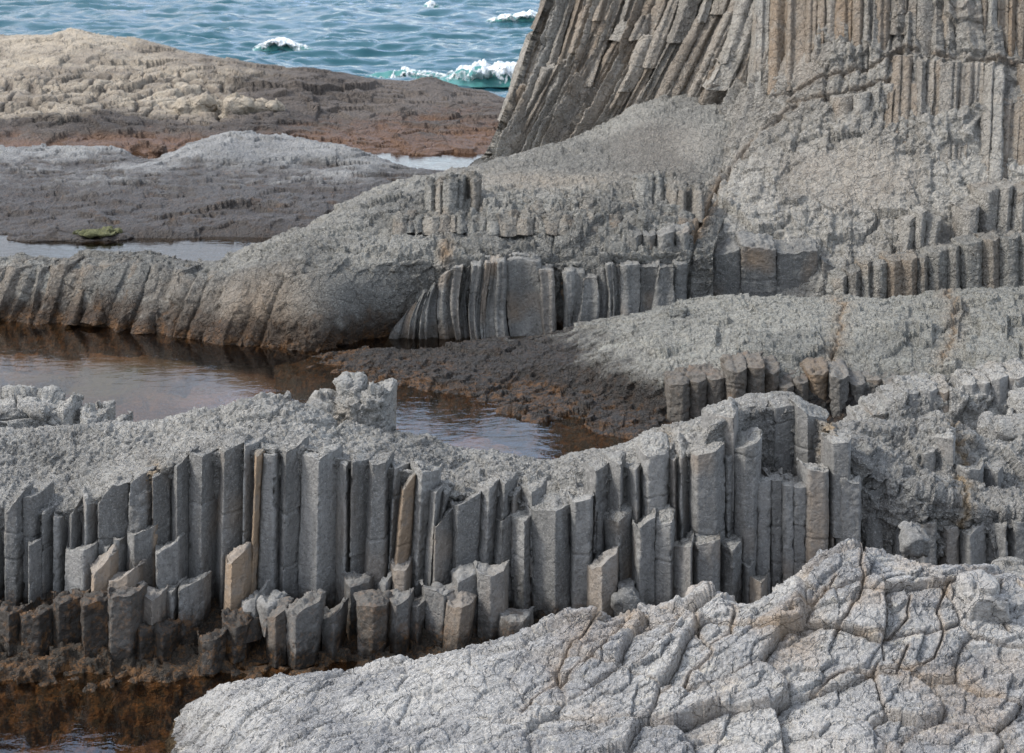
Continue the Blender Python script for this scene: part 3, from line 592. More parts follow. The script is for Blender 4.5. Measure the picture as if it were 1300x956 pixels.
while u < 3.75:                                      # leaning columns round the seaward side, each broken into two or three lengths
    du = rs.uniform(.12, .30); cuts = sorted([-110]+list(rs.uniform(10, 120, rs.randint(1, 3)))+[lin([(0, 205), (1, 195), (2, 175), (3, 135), (3.8, 95)], u)+(42 if u > .35 else -55)])
    o0 = rs.uniform(.0, .24)
    for a_, b_ in zip(cuts[:-1], cuts[1:]):
        if b_-a_ < 18: continue
        xa, Ya = cpath(u, a_); xa2, _ = cpath(u+du, a_); xb, Yb = cpath(u, b_); xb2, _ = cpath(u+du, b_); o = o0+rs.uniform(0, .14)
        column('column', cl, M_cliff, (xa, a_+rs.uniform(0, 4)), (xa2+1, a_), xb, xb2+1, b_, Yb-o*(-.3 if b_ == cuts[-1] else 1)+.22*(b_ == cuts[-1]), lean=Ya-Yb-(o*1.3+.22)*(b_ == cuts[-1]), d=rs.uniform(.08, .16), back=1.1, zig=rs.randint(1, 4), dx=.02, dz=.026, rough=.012, wave=.07, ws=.6, chip=.03, ext=.1, stain=rs.choice([.1, .3, .5]), tone=rs.uniform(-.5, .4))
    u += du
for i, (x0, x1, yt, yb) in enumerate([(1064, 1086, 122, 152), (1086, 1106, 117, 150), (1108, 1121, 111, 147), (1122, 1140, 105, 140)]):
    column('column', cl, M_cliff, (x0, yt+4), (x1, yt), x0, x1, yb, [28.2, 28.1, 28.1, 28.2][i]-.02, d=.12, back=.7, dx=.02, dz=.022, rough=.008, wave=.03, ws=.6, ext=.15, lean=.2, tone=.1)
for i, (x0, x1, yt, yb) in enumerate([(1150, 1166, 276, 312), (1166, 1180, 268, 318), (1181, 1198, 280, 318), (1248, 1270, 240, 300), (1272, 1290, 236, 290), (1291, 1312, 236, 290), (1226, 1246, 262, 310)]):
    column('column', cl, M_cliff, (x0, yt+5), (x1, yt), x0-3, x1-3, yb, 25.5+.25*(yt < 262)-.02*i, d=.14, back=.8, dx=.02, dz=.022, rough=.008, wave=.03, ws=.6, ext=.2, lean=.25, tone=0)
for i, (x0, x1, yl, yr) in enumerate([(878, 904, 322, 320), (905, 941, 326, 316), (942, 986, 312, 318), (987, 1040, 322, 318), (1044, 1062, 330, 338)]):
    column('column', cl, M_flute, (x0, yl), (x1, yr), x0-2, x1+1, 398, 25.5+.05*(i % 2), m=(.08, .94), d=.04, back=.5, dx=.016, dz=.018, rough=.008, wave=.03, ws=.6, chip=.02, tone=-.5, rise=.12)
# ================================================================== COLUMN BANK beside the dome
BK = [[(1050, zy(.2, 24.6), 24.6), (1480, zy(.2, 24.6), 24.6)], [(1050, 372, 24.75), (1100, 340, 24.8), (1180, 326, 24.8), (1250, 312, 24.8), (1300, 306, 24.8), (1480, 296, 24.8)],
      [(1050, 366, 25.3), (1110, 330, 25.5), (1180, 318, 25.5), (1300, 299, 25.5), (1480, 290, 25.5)], [(1050, zy(.2, 25.8), 25.8), (1480, zy(.2, 25.8), 25.8)]]
def f_rub(s1, a1, s2, a2, sd, st=0., algae=None):
    def f(p, X, Y, V, N):
        a, _ = facets(p, s1, sd); b, _ = facets(p, s2, sd+1); c, _ = facets(p, s2*.45, sd+2)
        return a*a1+b*a2+c*a2*.45+fbm(p, s1*2.5, sd+3, 3)*a1*.8, np.full(len(p), st)*np.clip(fbm(p, .6, sd+5)+.4, 0, 1), fbm(p, 1.2, sd+4)*.5, algae
    return f
bank = thing('column_bank', bump_loft('column_bank', BK, 300, [30, 24, 16], M_slope, f_rub(.35, .05, .14, .03, 360)), 'curved bank of short pale columns between the cliff foot and the dome', 'rock')
for i, (x0, x1, yt, yb) in enumerate([(1062, 1078, 352, 382), (1078, 1095, 344, 382), (1095, 1109, 333, 380), (1109, 1129, 335, 378), (1129, 1148, 330, 376), (1148, 1166, 328, 375), (1166, 1182, 325, 374), (1182, 1205, 318, 372), (1205, 1222, 313, 370), (1222, 1250, 308, 368), (1250, 1273, 303, 364), (1273, 1298, 302, 362), (1298, 1325, 299, 360)]):
    column('column', bank, M_slope, (x0, yt+3), (x1, yt), x0, x1, yb, 24.47, d=.13, back=.5, dx=.016, dz=.02, rough=.008, wave=.025, ws=.5, chip=.02, lean=.15, stain=[0, .1, 0, .1, .5, .45, .1, 0, .05, 0, .25, 0, 0][i], tone=.2 if i != 1 else -.6)
# ================================================================== ROUND DOME
def wl(y): return 6/math.tan(TH+math.atan((y-478)/F))
wls = [(350, 474), (385, 474), (430, 480), (500, 489), (570, 502), (640, 520), (700, 536), (780, 552), (900, 572), (1100, 590), (1470, 600)]
D = [[(x, zy(-.45, wl(y)-.7), wl(y)-.7) for x, y in wls], [(x, y, wl(y)) for x, y in wls],
     [(350, 500, 23.5), (392, 466, 23.4), (450, 458, 23.25), (500, 461, 22.9), (600, 472, 22.5), (700, 488, 21.9), (800, 512, 21.1), (850, 536, 20.35), (1000, 540, 20.3), (1090, 530, 20.2), (1200, 500, 20), (1470, 500, 19.8)],
     [(350, 480, 24), (400, 456, 23.8), (480, 447, 23.6), (560, 446, 23.4), (640, 448, 23), (720, 456, 22.3), (800, 477, 21.3), (850, 482, 20.9), (940, 476, 20.75), (1000, 482, 20.65), (1080, 482, 20.6), (1150, 480, 20.5), (1250, 470, 20.4), (1470, 465, 20.2)],
     [(350, 470, 24.3), (410, 451, 24.2), (500, 441, 24.1), (600, 441, 23.9), (690, 430, 23.5), (760, 422, 23), (850, 412, 22.6), (950, 407, 22.4), (1100, 409, 22.2), (1200, 406, 22), (1300, 402, 22), (1470, 400, 22)],
     [(350, 470, 24.6), (420, 450, 24.5), (520, 442, 24.5), (620, 440, 24.3), (720, 420, 24), (800, 402, 23.8), (880, 385, 23.7), (1000, 373, 23.6), (1060, 373, 23.6), (1120, 379, 23.5), (1200, 374, 23.4), (1300, 363, 23.4), (1470, 353, 23.4)],
     [(350, zy(-.4, 25), 25), (1470, zy(-.4, 25), 25)]]
veins = [[(1066, 378), (1060, 425), (1056, 470), (1050, 530), (1052, 560)], [(1208, 375), (1204, 420), (1196, 460)]]
def f_dome(p, X, Y, V, N):
    a, _ = facets(p, .32, 401, ani=(.8, 1, 1)); b, _ = facets(p, .13, 402, ani=(.8, 1, 1)); c, _ = facets(p, .06, 403)
    g, e = facets(p, .9, 404, ani=(1, .8, 1))
    jx = 7*n1(Y/9, 3)+3*n1(Y/3, 5)
    vd = np.minimum(seg_dist(X+jx, Y, veins[0]), seg_dist(X+jx, Y, veins[1]))
    foot = 1-sstep(1.2, 2.6, V)
    d = a*.027+b*.021+c*.014+g*.045+fbm(p, 1.4, 405, 3)*.05+foot*(a*.02+b*.015)-.03*np.exp(-(vd/2)**2)
    # shallow steps of short column ends towards the right end
    stp = sstep(1100, 1220, X)*(V > 2.2)*(V < 4.6); rowi = np.floor(V*3+.5*n1(X/45, 3)); cw = np.floor(X/20+n1(X/37, 6)+rowi*.4)
    d = d+stp*(h01(cw, rowi, rowi*0, 407)-.5)*.13
    dark = sstep(2.75, 2.35, V+.45*fbm(p, .6, 409, 5, .65))*(1-sstep(840, 960, X)*.3)
    return d*sstep(0, .5, V), .4*np.exp(-(vd/3)**2)+.3*np.exp(-(vd/14)**2), fbm(p, 1.2, 408)*.6+.2*(V > 3), dark*.75
dome = thing('rock_dome', bump_loft('rock_dome', D, 1250, [8, 56, 44, 48, 56, 14], M_dome, f_dome), 'broad rounded grey rock dome with a dark orange-specked foot in the pool', 'rock')
for i, (x0, x1, yt, yb) in enumerate([(850, 876, 488, 540), (876, 898, 484, 540), (898, 924, 480, 542), (925, 949, 470, 545), (950, 972, 465, 545), (973, 991, 472, 545), (992, 1009, 490, 548), (1010, 1028, 485, 548), (1029, 1054, 474, 552), (1056, 1080, 478, 552), (1081, 1101, 486, 552), (1102, 1124, 482, 552), (1125, 1150, 486, 545), (1152, 1176, 480, 545)]):
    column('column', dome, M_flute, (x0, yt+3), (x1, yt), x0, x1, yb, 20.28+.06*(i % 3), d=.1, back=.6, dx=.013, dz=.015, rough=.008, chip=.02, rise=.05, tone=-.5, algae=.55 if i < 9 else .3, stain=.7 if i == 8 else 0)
rough_block('boulder', M_dome, 'long low boulder lying on the smooth shoulder of the dome', 'boulder', 836, 868, 392, 412, 22.9, dep=.35, seed=61, amp=.05, sc=.2, skew=.6)
# ================================================================== STUB LEDGE right of the ridge
WB = [[(1055, zy(.3, 17.2), 17.2), (1480, zy(.3, 17.2), 17.2)], [(1055, 552, 17.45), (1105, 526, 17.5), (1150, 504, 17.5), (1208, 499, 17.5), (1225, 490, 17.5), (1290, 484, 17.5), (1480, 470, 17.5)],
      [(1055, 548, 18.1), (1110, 518, 18.2), (1160, 494, 18.2), (1225, 482, 18.2), (1300, 474, 18.2), (1480, 462, 18.2)], [(1055, zy(0, 18.8), 18.8), (1480, zy(0, 18.8), 18.8)]]
ledge = thing('stub_ledge', bump_loft('stub_ledge', WB, 380, [40, 36, 20], M_top, f_rub(.3, .05, .1, .028, 430)), 'grey ledge of short stub columns behind the right end of the column ridge', 'rock')
for i, (x0, x1, yt, yb) in enumerate([(1090, 1106, 532, 556), (1106, 1127, 522, 556), (1128, 1149, 508, 556), (1150, 1171, 499, 555), (1171, 1192, 496, 552), (1193, 1209, 496, 545), (1226, 1241, 487, 552), (1241, 1260, 485, 552), (1260, 1283, 480, 548), (1284, 1308, 478, 545)]):
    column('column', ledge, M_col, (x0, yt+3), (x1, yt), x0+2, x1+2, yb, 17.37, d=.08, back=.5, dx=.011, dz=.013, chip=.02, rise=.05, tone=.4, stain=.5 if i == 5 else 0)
for x0, x1, y0, y1, Y, lb, sk in [(1243, 1300, 530, 562, 16.3, 'smooth slanting grey boulder below the stub ledge', .5), (1282, 1318, 500, 526, 16.7, 'small pale boulder resting against the right end of the stub ledge', 0), (1278, 1320, 545, 590, 16.1, 'dark grey boulder at the picture edge beside the smooth slanting one', 0)]:
    rough_block('boulder', M_top, lb, 'boulder', x0, x1, y0, y1, Y, 'boulders below the stub ledge', dep=.6, seed=x0, amp=.05, sc=.28, skew=sk)
# ================================================================== COLUMN RIDGE
T = [(-170, 650), (0, 642), (30, 648), (62, 650), (95, 645), (125, 630), (160, 612), (190, 600), (212, 590), (240, 582), (275, 573), (310, 568), (352, 570), (382, 566), (425, 580), (470, 588), (500, 594), (530, 602), (560, 622), (600, 626), (634, 622), (670, 640), (700, 640), (725, 635), (753, 634), (775, 602), (800, 598), (822, 582), (850, 582), (885, 572), (906, 540), (940, 522), (980, 518), (1012, 520), (1052, 540), (1062, 556), (1100, 592), (1160, 622), (1220, 640), (1290, 652), (1480, 655)]
CR = [(-170, 548), (0, 548), (100, 547), (157, 546), (200, 541), (231, 530), (270, 521), (300, 517), (340, 514), (380, 520), (430, 535), (495, 547), (546, 556), (571, 570), (620, 579), (669, 590), (700, 589), (725, 581), (757, 574), (788, 564), (824, 542), (856, 537), (880, 532), (906, 523), (938, 515), (985, 512), (1020, 518), (1052, 536), (1089, 539), (1130, 541), (1162, 544), (1192, 535), (1214, 538), (1249, 556), (1300, 576), (1480, 585)]
xs = sorted(set([q[0] for q in T]+[q[0] for q in CR]))
def yb1(x): return 14.33+.69*sstep(925, 945, x)*(1-sstep(1040, 1060, x))
B = [[(x, zy(-.4, 14.4), 14.4) for x in xs],
     [(x, zy(.2, 14.42+.5*sstep(925, 945, x)*(1-sstep(1040, 1060, x))), 14.42+.5*sstep(925, 945, x)*(1-sstep(1040, 1060, x))) for x in xs],
     [(x, max(lin(T, x), lin(CR, x)+3)+1.5, yb1(x)) for x in xs],
     [(x, .55*max(lin(T, x), lin(CR, x)+3)+.45*lin(CR, x), 15.0+.2*sstep(925, 945, x)*(1-sstep(1040, 1060, x))) for x in xs],
     [(x, lin(CR, x), 15.45) for x in xs], [(x, lin(CR, x)+22, 16.1) for x in xs], [(x, zy(-.45, 17.3), 17.3) for x in xs]]
rveins = [[(1050, 535), (1053, 600), (1060, 690)], [(1205, 500), (1212, 540), (1222, 590), (1221, 640), (1222, 715)], [(193, 590), (193, 700), (192, 770)], [(845, 548), (835, 575)]]
def f_ridge(p, X, Y, V, N):
    a, e0 = facets(p, .26, 501); b, e1 = facets(p, .11, 502); c, _ = facets(p, .05, 503); dd, _ = facets(p, .025, 504)
    top = sstep(1.85, 2.2, V)
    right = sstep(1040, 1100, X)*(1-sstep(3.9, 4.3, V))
    d = top*(a*.017+b*.015+c*.014+dd*.010)+(1-top)*(b*.03+c*.015)
    g, eg = facets(p, .34, 510, ani=(1, 1, .8), tilt=1.0); g2, _ = facets(p, .17, 511, ani=(1.3, 1, .7), tilt=1.0)
    d = d+right*(g*.085+g2*.03)
    face = sstep(560, 600, X)*(1-sstep(800, 840, X))*top*(1-sstep(3.0, 3.6, V))        # broken column ends on the steep middle
    cw = np.floor(X/21+.8*n1(X/33, 6)); rowi = np.floor(V*5+h01(cw, cw*0, cw*0, 513)*3)
    d = d+face*(h01(cw, rowi, cw*0, 514)-.5)*.13
    plates = (1-sstep(470, 520, X))*sstep(250, 330, X)*sstep(3.1, 3.5, V)             # flat plates before the squared blocks
    g3, e3 = facets(p, .42, 515, ani=(.8, 1, 1)); d = d+plates*(g3*.06-.05*np.exp(-(e3/.05)**2))
    jx = 6*n1(Y/11, 3)+3*n1(Y/4, 5)
    vd = np.minimum.reduce([seg_dist(X+jx, Y, l) for l in rveins])
    d = d+fbm(p, .9, 505, 3)*.05-.035*np.exp(-(vd/2)**2)
    st = .8*np.exp(-(vd/4.5)**2)+.3*np.exp(-(vd/14)**2)
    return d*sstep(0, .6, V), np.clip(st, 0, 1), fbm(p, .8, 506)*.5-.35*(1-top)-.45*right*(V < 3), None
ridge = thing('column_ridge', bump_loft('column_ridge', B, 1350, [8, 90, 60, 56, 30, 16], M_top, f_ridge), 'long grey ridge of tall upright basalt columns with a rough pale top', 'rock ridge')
Q = 14.2
# name, top left, top right, bottom left x, bottom right x, bottom row, distance, options
cols = [
 # left end
 ((-62, 668), (-32, 650), -62, -32, 751, 14.15, {}), ((-31, 655), (-2, 640), -31, -2, 751, 14.2, {}),
 ((0, 657), (24, 631), 0, 24, 751, 14.1, dict(tone=-.5)), ((25, 633), (50, 628), 25, 50, 751, 14.25, dict(tone=-.4)), ((30, 694), (49, 690), 30, 48, 754, 14.0, {}),
 ((48, 657), (62, 650), 48, 62, 754, 14.15, dict(m=(.35,))), ((63, 653), (79, 663), 62, 79, 757, 14.18, {}), ((82, 663), (99, 639), 80, 97, 730, 14.3, dict(tone=-.4)),
 ((99, 633), (120, 645), 97, 118, 720, 14.22, dict(tone=.4)), ((120, 647), (159, 616), 120, 158, 720, 14.2, dict(m=(.12,), mid=(.55, 619), tone=-.5, d=.1)),
 ((79, 707), (115, 696), 77, 115, 760, 13.95, dict(m=(.78,), d=.1)), ((115, 698), (140, 697), 115, 140, 750, 14.08, dict(m=(.85,))), ((140, 687), (156, 686), 139, 155, 766, 14.05, {}),
 ((156, 683), (193, 675), 155, 192, 768, 13.98, dict(m=(.38,), d=.13, tone=-.1, sblend=lambda a, v: np.clip((a-.88)*9, 0, 1), stain=.9)),
 ((159, 633), (190, 628), 159, 189, 700, 14.38, dict(rough=.008, chip=.02, wave=.03)), ((160, 615), (191, 602), 160, 190, 640, 14.34, dict(m=(.1,), ext=.02, tone=-.3)),
 ((190, 608), (211, 603), 190, 211, 740, 14.16, dict(m=(.12,), tone=-.45, sblend=lambda a, v: np.clip((.2-a)*7, 0, 1), stain=1)),
 ((211, 603), (238, 582), 211, 238, 777, 14.15, dict(m=(.5,), d=.14)), ((193, 706), (221, 694), 193, 221, 765, 13.9, dict(m=(.2,), tone=.1)),
 ((193, 757), (222, 750), 193, 222, 798, 13.75, dict(m=(.9,))), ((222, 751), (254, 743), 222, 253, 800, 13.75, dict(m=(.1,), tone=-.2)),
 # tall straight columns
 ((237, 581), (273, 577), 235, 270, 780, 14.15, dict(m=(.55,), d=.15)), ((273, 578), (307, 566), 268, 304, 780, 14.15, dict(m=(.34,), d=.16, tone=-.2)),
 ((307, 567), (324, 569), 304, 319, 770, 14.26, dict(m=(.15,), tone=.5)), ((322, 579), (331, 577), 316, 323, 752, 14.12, dict(m=(.4,), d=.05, stain=1, tone=.2)),
 ((330, 578), (352, 578), 320, 350, 775, 14.2, dict(m=(.2, .9), tone=.3)), ((352, 577), (382, 566), 348, 376, 782, 14.18, dict(m=(.35,), d=.11)),
 ((381, 585), (425, 578), 376, 422, 784, 14.1, dict(m=(.55,), d=.15, tone=.1)), ((425, 590), (444, 592), 422, 440, 790, 14.3, dict(m=(.8,), tone=.25)),
 ((444, 588), (467, 590), 439, 462, 770, 14.18, dict(m=(.12,), tone=-.4)), ((464, 591), (494, 587), 458, 490, 770, 14.22, dict(m=(.25, .9), tone=-.35, cracks=(690,))),
 ((494, 594), (518, 596), 488, 501, 752, 14.25, dict(m=(.3,), tone=.4, chip=.02, cracks=(637,))), ((511, 625), (525, 607), 499, 516, 735, 14.12, dict(m=(.1,), stain=.85, tone=-.3, d=.06)),
 ((524, 594), (555, 603), 517, 539, 785, 14.12, dict(m=(.4,), rough=.008, chip=.02, tone=.35)), ((545, 627), (560, 625), 536, 548, 790, 14.06, dict(m=(.6,), tone=.2)),
 ((558, 625), (571, 630), 548, 560, 700, 14.2, dict(tone=-.2)), ((549, 671), (574, 654), 547, 572, 770, 13.98, dict(m=(.12,), tone=-.3)),
 ((572, 646), (609, 631), 573, 604, 760, 14.08, dict(m=(.22,), d=.12, tone=-.3)), ((609, 624), (635, 616), 604, 626, 750, 14.15, dict(m=(.5,), rough=.008, chip=.02, tone=.3)),
 ((634, 615), (650, 617), 628, 648, 680, 14.3, dict(rough=.008, tone=-.2)), ((649, 631), (664, 627), 648, 663, 690, 14.25, dict(tone=-.2, m=(.2,))), ((664, 626), (690, 622), 663, 690, 690, 14.42, dict(rough=.008, chip=.02, tone=0)),
 ((628, 664), (651, 660), 626, 650, 800, 14.12, dict(m=(.4,), d=.12)), ((650, 666), (677, 661), 650, 676, 800, 14.02, dict(m=(.6,), rough=.008, tone=.4, cracks=(713,), sblend=lambda a, v: np.clip((a-.9)*9, 0, 1), stain=.6)),
 ((675, 656), (726, 647), 677, 724, 800, 13.95, dict(m=(.6,), d=.16, rise=.05, mid=(.55, 649))), ((727, 638), (753, 634), 725, 750, 795, 14.0, dict(m=(.12, .9), d=.06, cracks=(707,), tone=.1)),
 ((752, 650), (772, 649), 751, 770, 750, 14.12, dict(tone=-.4)), ((769, 666), (807, 654), 774, 808, 765, 14.02, dict(m=(.42,), d=.14, rise=.1, sblend=lambda a, v: np.clip((a-.4)*3, 0, 1)*np.clip((.75-v)*3, 0, 1), stain=.7)),
 ((749, 599), (774, 594), 747, 772, 660, 14.42, dict(rough=.008, tone=-.1)), ((774, 591), (793, 589), 772, 793, 660, 14.4, dict(m=(.8,))), ((793, 601), (817, 594), 797, 818, 690, 14.2, dict(m=(.6,), tone=.2)), ((773, 643), (799, 641), 774, 798, 680, 14.18, dict(ext=.1)),
 ((817, 580), (849, 576), 819, 850, 690, 14.22, dict(m=(.15, .8), d=.08, rise=.1)), ((849, 585), (863, 583), 852, 864, 720, 14.18, dict(m=(.5,), stain=.2, tone=.3)), ((862, 584), (882, 582), 863, 882, 720, 14.2, dict(m=(.1,), rise=.12)),
 ((881, 580), (922, 568), 881, 922, 740, 14.08, dict(m=(.1, .7), d=.12, rise=.03)), ((902, 534), (938, 528), 902, 937, 620, 14.61, dict(m=(.85,), rise=.08, tone=.1, fix=14.26)), ((921, 582), (936, 580), 921, 935, 740, 14.2, dict(m=(.2,), tone=-.3)),
 ((934, 573), (969, 558), 934, 962, 742, 14.15, dict(m=(.35, .78), d=.13, rise=.03, tone=-.1, cracks=(583,))),
 # recess and the right dome
 ((937, 522), (980, 515), 940, 979, 640, 14.98, dict(m=(.15, .85), concave=.06, tone=-.2, rise=.04)), ((980, 518), (1014, 515), 980, 1012, 640, 14.95, dict(m=(.1, .9), tone=-.1, rise=.04)), ((1014, 519), (1054, 536), 1013, 1053, 640, 14.78, dict(m=(.3,), d=.12, tone=0, rise=.04)),
 ((960, 611), (979, 610), 960, 979, 760, 14.25, dict(m=(.08, .95), d=.03, tone=.1)), ((979, 610), (995, 609), 979, 995, 765, 14.25, dict(m=(.06, .95), d=.03)), ((995, 616), (1008, 617), 995, 1008, 765, 14.24, dict(m=(.06, .95), d=.03)), ((1008, 617), (1025, 620), 1008, 1025, 765, 14.24, dict(m=(.06, .95), d=.03, tone=-.1)),
 ((1025, 597), (1054, 598), 1025, 1054, 740, 14.12, dict(m=(.1, .8), d=.09, cracks=(685,), tone=.25)),
 ((809, 669), (832, 660), 808, 831, 792, 13.88, dict(m=(.12,), d=.05, chip=.02, tone=.1)), ((832, 668), (856, 662), 831, 855, 792, 13.88, dict(m=(.88,), d=.08, chip=.02, tone=.1)),
 ((855, 701), (882, 690), 855, 882, 790, 13.8, dict(m=(.85,), chip=.02, tone=.3)), ((882, 691), (916, 689), 882, 915, 790, 13.85, dict(m=(.1, .7), chip=.02, tone=-.1)), ((916, 701), (944, 694), 916, 943, 790, 13.9, dict(rough=.008)), ((943, 721), (961, 722), 943, 960, 790, 13.95, dict(tone=-.4)), ((955, 739), (977, 740), 955, 976, 790, 13.8, dict(tone=-.4)),
 # blocky right end
 ((1055, 566), (1084, 560), 1056, 1083, 640, 14.4, dict(m=(.1, .85), tone=-.2)), ((1054, 610), (1065, 608), 1054, 1065, 720, 14.2, dict(tone=.2, stain=.35)), ((1065, 609), (1098, 612), 1064, 1097, 720, 14.12, dict(m=(.1, .85), rough=.006, chip=.02)),
 ((1098, 625), (1122, 622), 1100, 1122, 690, 14.3, dict(m=(.5,), tone=-.7, d=.03)), ((1137, 665), (1161, 640), 1137, 1161, 700, 14.3, dict(m=(.1,), tone=-.6, d=.05)), ((1169, 577), (1192, 572), 1169, 1192, 612, 14.95, dict(tone=-.4, ext=.05)),
 ((1192, 562), (1220, 558), 1192, 1220, 625, 14.9, dict(rough=.006, chip=.02)), ((1162, 668), (1196, 664), 1162, 1196, 745, 14.12, dict(m=(.3, .8), rough=.006, chip=.02, tone=-.2)), ((1198, 673), (1224, 672), 1198, 1224, 745, 14.15, dict(rough=.006, chip=.02, tone=-.2, stain=.2)),
 ((1225, 682), (1258, 670), 1225, 1258, 750, 14.1, dict(m=(.2,), rough=.006, chip=.02)), ((1259, 672), (1285, 668), 1258, 1284, 750, 14.12, dict(m=(.75,), rough=.006, chip=.02)), ((1286, 664), (1314, 662), 1285, 1313, 750, 14.1, dict(rough=.006, chip=.02)), ((1255, 600), (1280, 597), 1255, 1279, 652, 14.75, dict(tone=-.7, m=(.5,), ext=.05)), ((1222, 598), (1254, 594), 1222, 1254, 660, 14.7, dict(rough=.006, chip=.02)),
]
for c in cols:
    yq = c[5] if c[0][0] > 1056 or (c[5] > 14.6) else min(c[5], 14.17+.05*((c[5]*100) % 2))
    kk = dict(c[6]); yq = kk.pop('fix', yq)
    if len(kk.get('m', (1,))) == 1: kk['d'] = kk.get('d', .14)*1.3
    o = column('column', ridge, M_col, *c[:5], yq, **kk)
    if kk.get('stain', 0) >= .85 and 'sblend' not in kk: o['label'] = 'thin column stained tan orange'
# ---- broken stumps and loose blocks at the foot of the ridge: each one a thing
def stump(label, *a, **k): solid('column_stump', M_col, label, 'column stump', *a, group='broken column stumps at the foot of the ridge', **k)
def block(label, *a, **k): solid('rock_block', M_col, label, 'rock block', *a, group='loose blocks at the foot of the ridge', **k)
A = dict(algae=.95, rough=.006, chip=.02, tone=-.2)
stump('dark rough stump lying lowest at the far left end of the waterline', (-8, 785), (24, 776), -8, 24, 815, 13.6, **A)
stump('broad dark stump, second from the left end of the waterline', (20, 780), (62, 772), 20, 62, 822, 13.58, **A)
stump('dark stump with a long sloping top below the small pale stub', (62, 766), (102, 754), 62, 102, 826, 13.6, m=(.3,), d=.12, **A)
stump('dark upright stump with a flat top, left of the one with a knobbly top', (98, 767), (136, 765), 99, 134, 840, 13.42, m=(.2,), **A)
stump('dark upright stump with a pale knobbly top at the waterline', (134, 765), (172, 763), 135, 170, 842, 13.38, m=(.15, .85), algae=.7, rough=.006, chip=.02, tone=0)
stump('short lighter grey stump between the knobbly stump and the low slab', (174, 767), (201, 766), 174, 200, 806, 13.55, m=(.7,), algae=.15, tone=.2, stain=.3)
stump('small black stump just below the short lighter grey stump', (167, 806), (195, 804), 167, 194, 842, 13.42, **A)
stump('small black stump at the waterline left of the loose dark boulder', (192, 809), (216, 807), 191, 215, 840, 13.42, **A)
stump('dark broad stump under the tall dark column, left of the leaning ones', (438, 745), (467, 741), 438, 468, 805, 13.85, m=(.2,), tone=-.4, algae=.35)
stump('wide black stump standing deepest in the front pool', (453, 775), (489, 771), 453, 486, 838, 13.5, m=(.6,), algae=.65, rough=.006, chip=.02, tone=-.3)
stump('stump with a rusty brown left edge beside the wide black one', (490, 765), (518, 761), 489, 517, 832, 13.6, m=(.45,), algae=.3, tone=-.1, chip=.02, stain=.8, sblend=lambda a, v: np.clip((.3-a)*6, 0, 1))
stump('narrow low stump between the rusty edged stump and the tall flat topped one', (516, 774), (539, 772), 516, 538, 832, 13.68, algae=.35, tone=-.3)
stump('tall flat topped stump in front of the leaning columns', (538, 755), (579, 748), 539, 574, 830, 13.66, m=(.65,), d=.12, algae=.25, tone=-.2)
stump('leaning rusty stump with a rough pointed top', (568, 773), (599, 768), 563, 592, 828, 13.5, m=(.6,), chip=.02, stain=.55, tone=-.2, algae=.2, d=.1)
stump('broad stump with stepped facets, widest of those under the middle columns', (577, 738), (606, 731), 577, 606, 822, 13.75, m=(.12,), algae=.15, tone=-.1, chip=.02)
stump('grey stump with a pale right facet joined to the broad stepped one', (606, 730), (641, 725), 606, 640, 822, 13.72, m=(.5,), d=.1, tone=.1, chip=.02)
stump('light brown-edged stump standing before the stained column', (751, 724), (784, 709), 751, 783, 792, 13.75, m=(.4,), d=.12, chip=.02, tone=.35, stain=.4)
block('narrow tan upright block left of the wide cream one', (112, 730), (136, 722), 110, 135, 768, 13.75, m=(.3,), stain=.75, tone=.3)
block('cream and tan wide block with a cracked face', (133, 736), (168, 731), 132, 168, 770, 13.72, m=(.15, .85), stain=.6, tone=.7, chip=.02)
block('tall tan brown block standing upright against the tall columns', (284, 712), (308, 709), 281, 307, 785, 13.82, m=(.42,), d=.12, stain=.9, tone=.2, rise=.02)
block('small grey cube of rock right of the tall tan block', (304, 763), (331, 755), 303, 330, 783, 13.72, m=(.15, .8), tone=.4)
block('tilted pale flat rock right of the small grey cube', (322, 775), (352, 768), 326, 346, 792, 13.6, chip=.02, tone=.6, m=(.6,))
block('black six-sided boulder nearest the water, left of the pool gap', (249, 815), (281, 812), 249, 280, 838, 13.3, m=(.2, .75), d=.1, **A)
block('black boulder with a pale knob, between two other dark boulders', (280, 798), (313, 792), 281, 310, 824, 13.45, m=(.6,), **A)
block('flat black rock under the tilted pale one', (298, 785), (330, 780), 298, 330, 800, 13.6, **A)
block('dark block with a pale crest rising to the right', (336, 792), (362, 784), 337, 362, 830, 13.45, m=(.5,), algae=.6, chip=.02, tone=0)
block('biggest dark block with a pale broken crown', (360, 784), (404, 772), 362, 398, 834, 13.38, m=(.35,), d=.12, algae=.5, chip=.035, tone=.3)
block('dark angular block right of the one with a broken crown', (406, 784), (433, 780), 407, 430, 820, 13.55, m=(.7,), d=.1, algae=.5, tone=-.3)
block('tan grey cube lodged between the brown column and the stumps', (497, 723), (518, 717), 497, 516, 762, 13.95, m=(.12, .9), stain=.5, tone=.1)
block('small rounded grey rock left of the lodged tan cube', (479, 742), (496, 738), 479, 494, 772, 13.95, chip=.02, tone=.2)
block('squat dark rock lying under the cracked pale column', (636, 790), (672, 788), 634, 672, 812, 13.6, chip=.02, tone=-.2)
rough_block('boulder', M_col, 'smooth dark rounded boulder at the foot of the stained column', 'boulder', 778, 816, 738, 795, 13.7, dep=.4, seed=71, amp=.03, sc=.25, tone=-.5)
rough_block('boulder', M_top, 'small rounded stone sitting on the narrow shelf in the right recess', 'boulder', 968, 976, 594, 608, 14.5, dep=.1, seed=72, amp=.012, sc=.08)
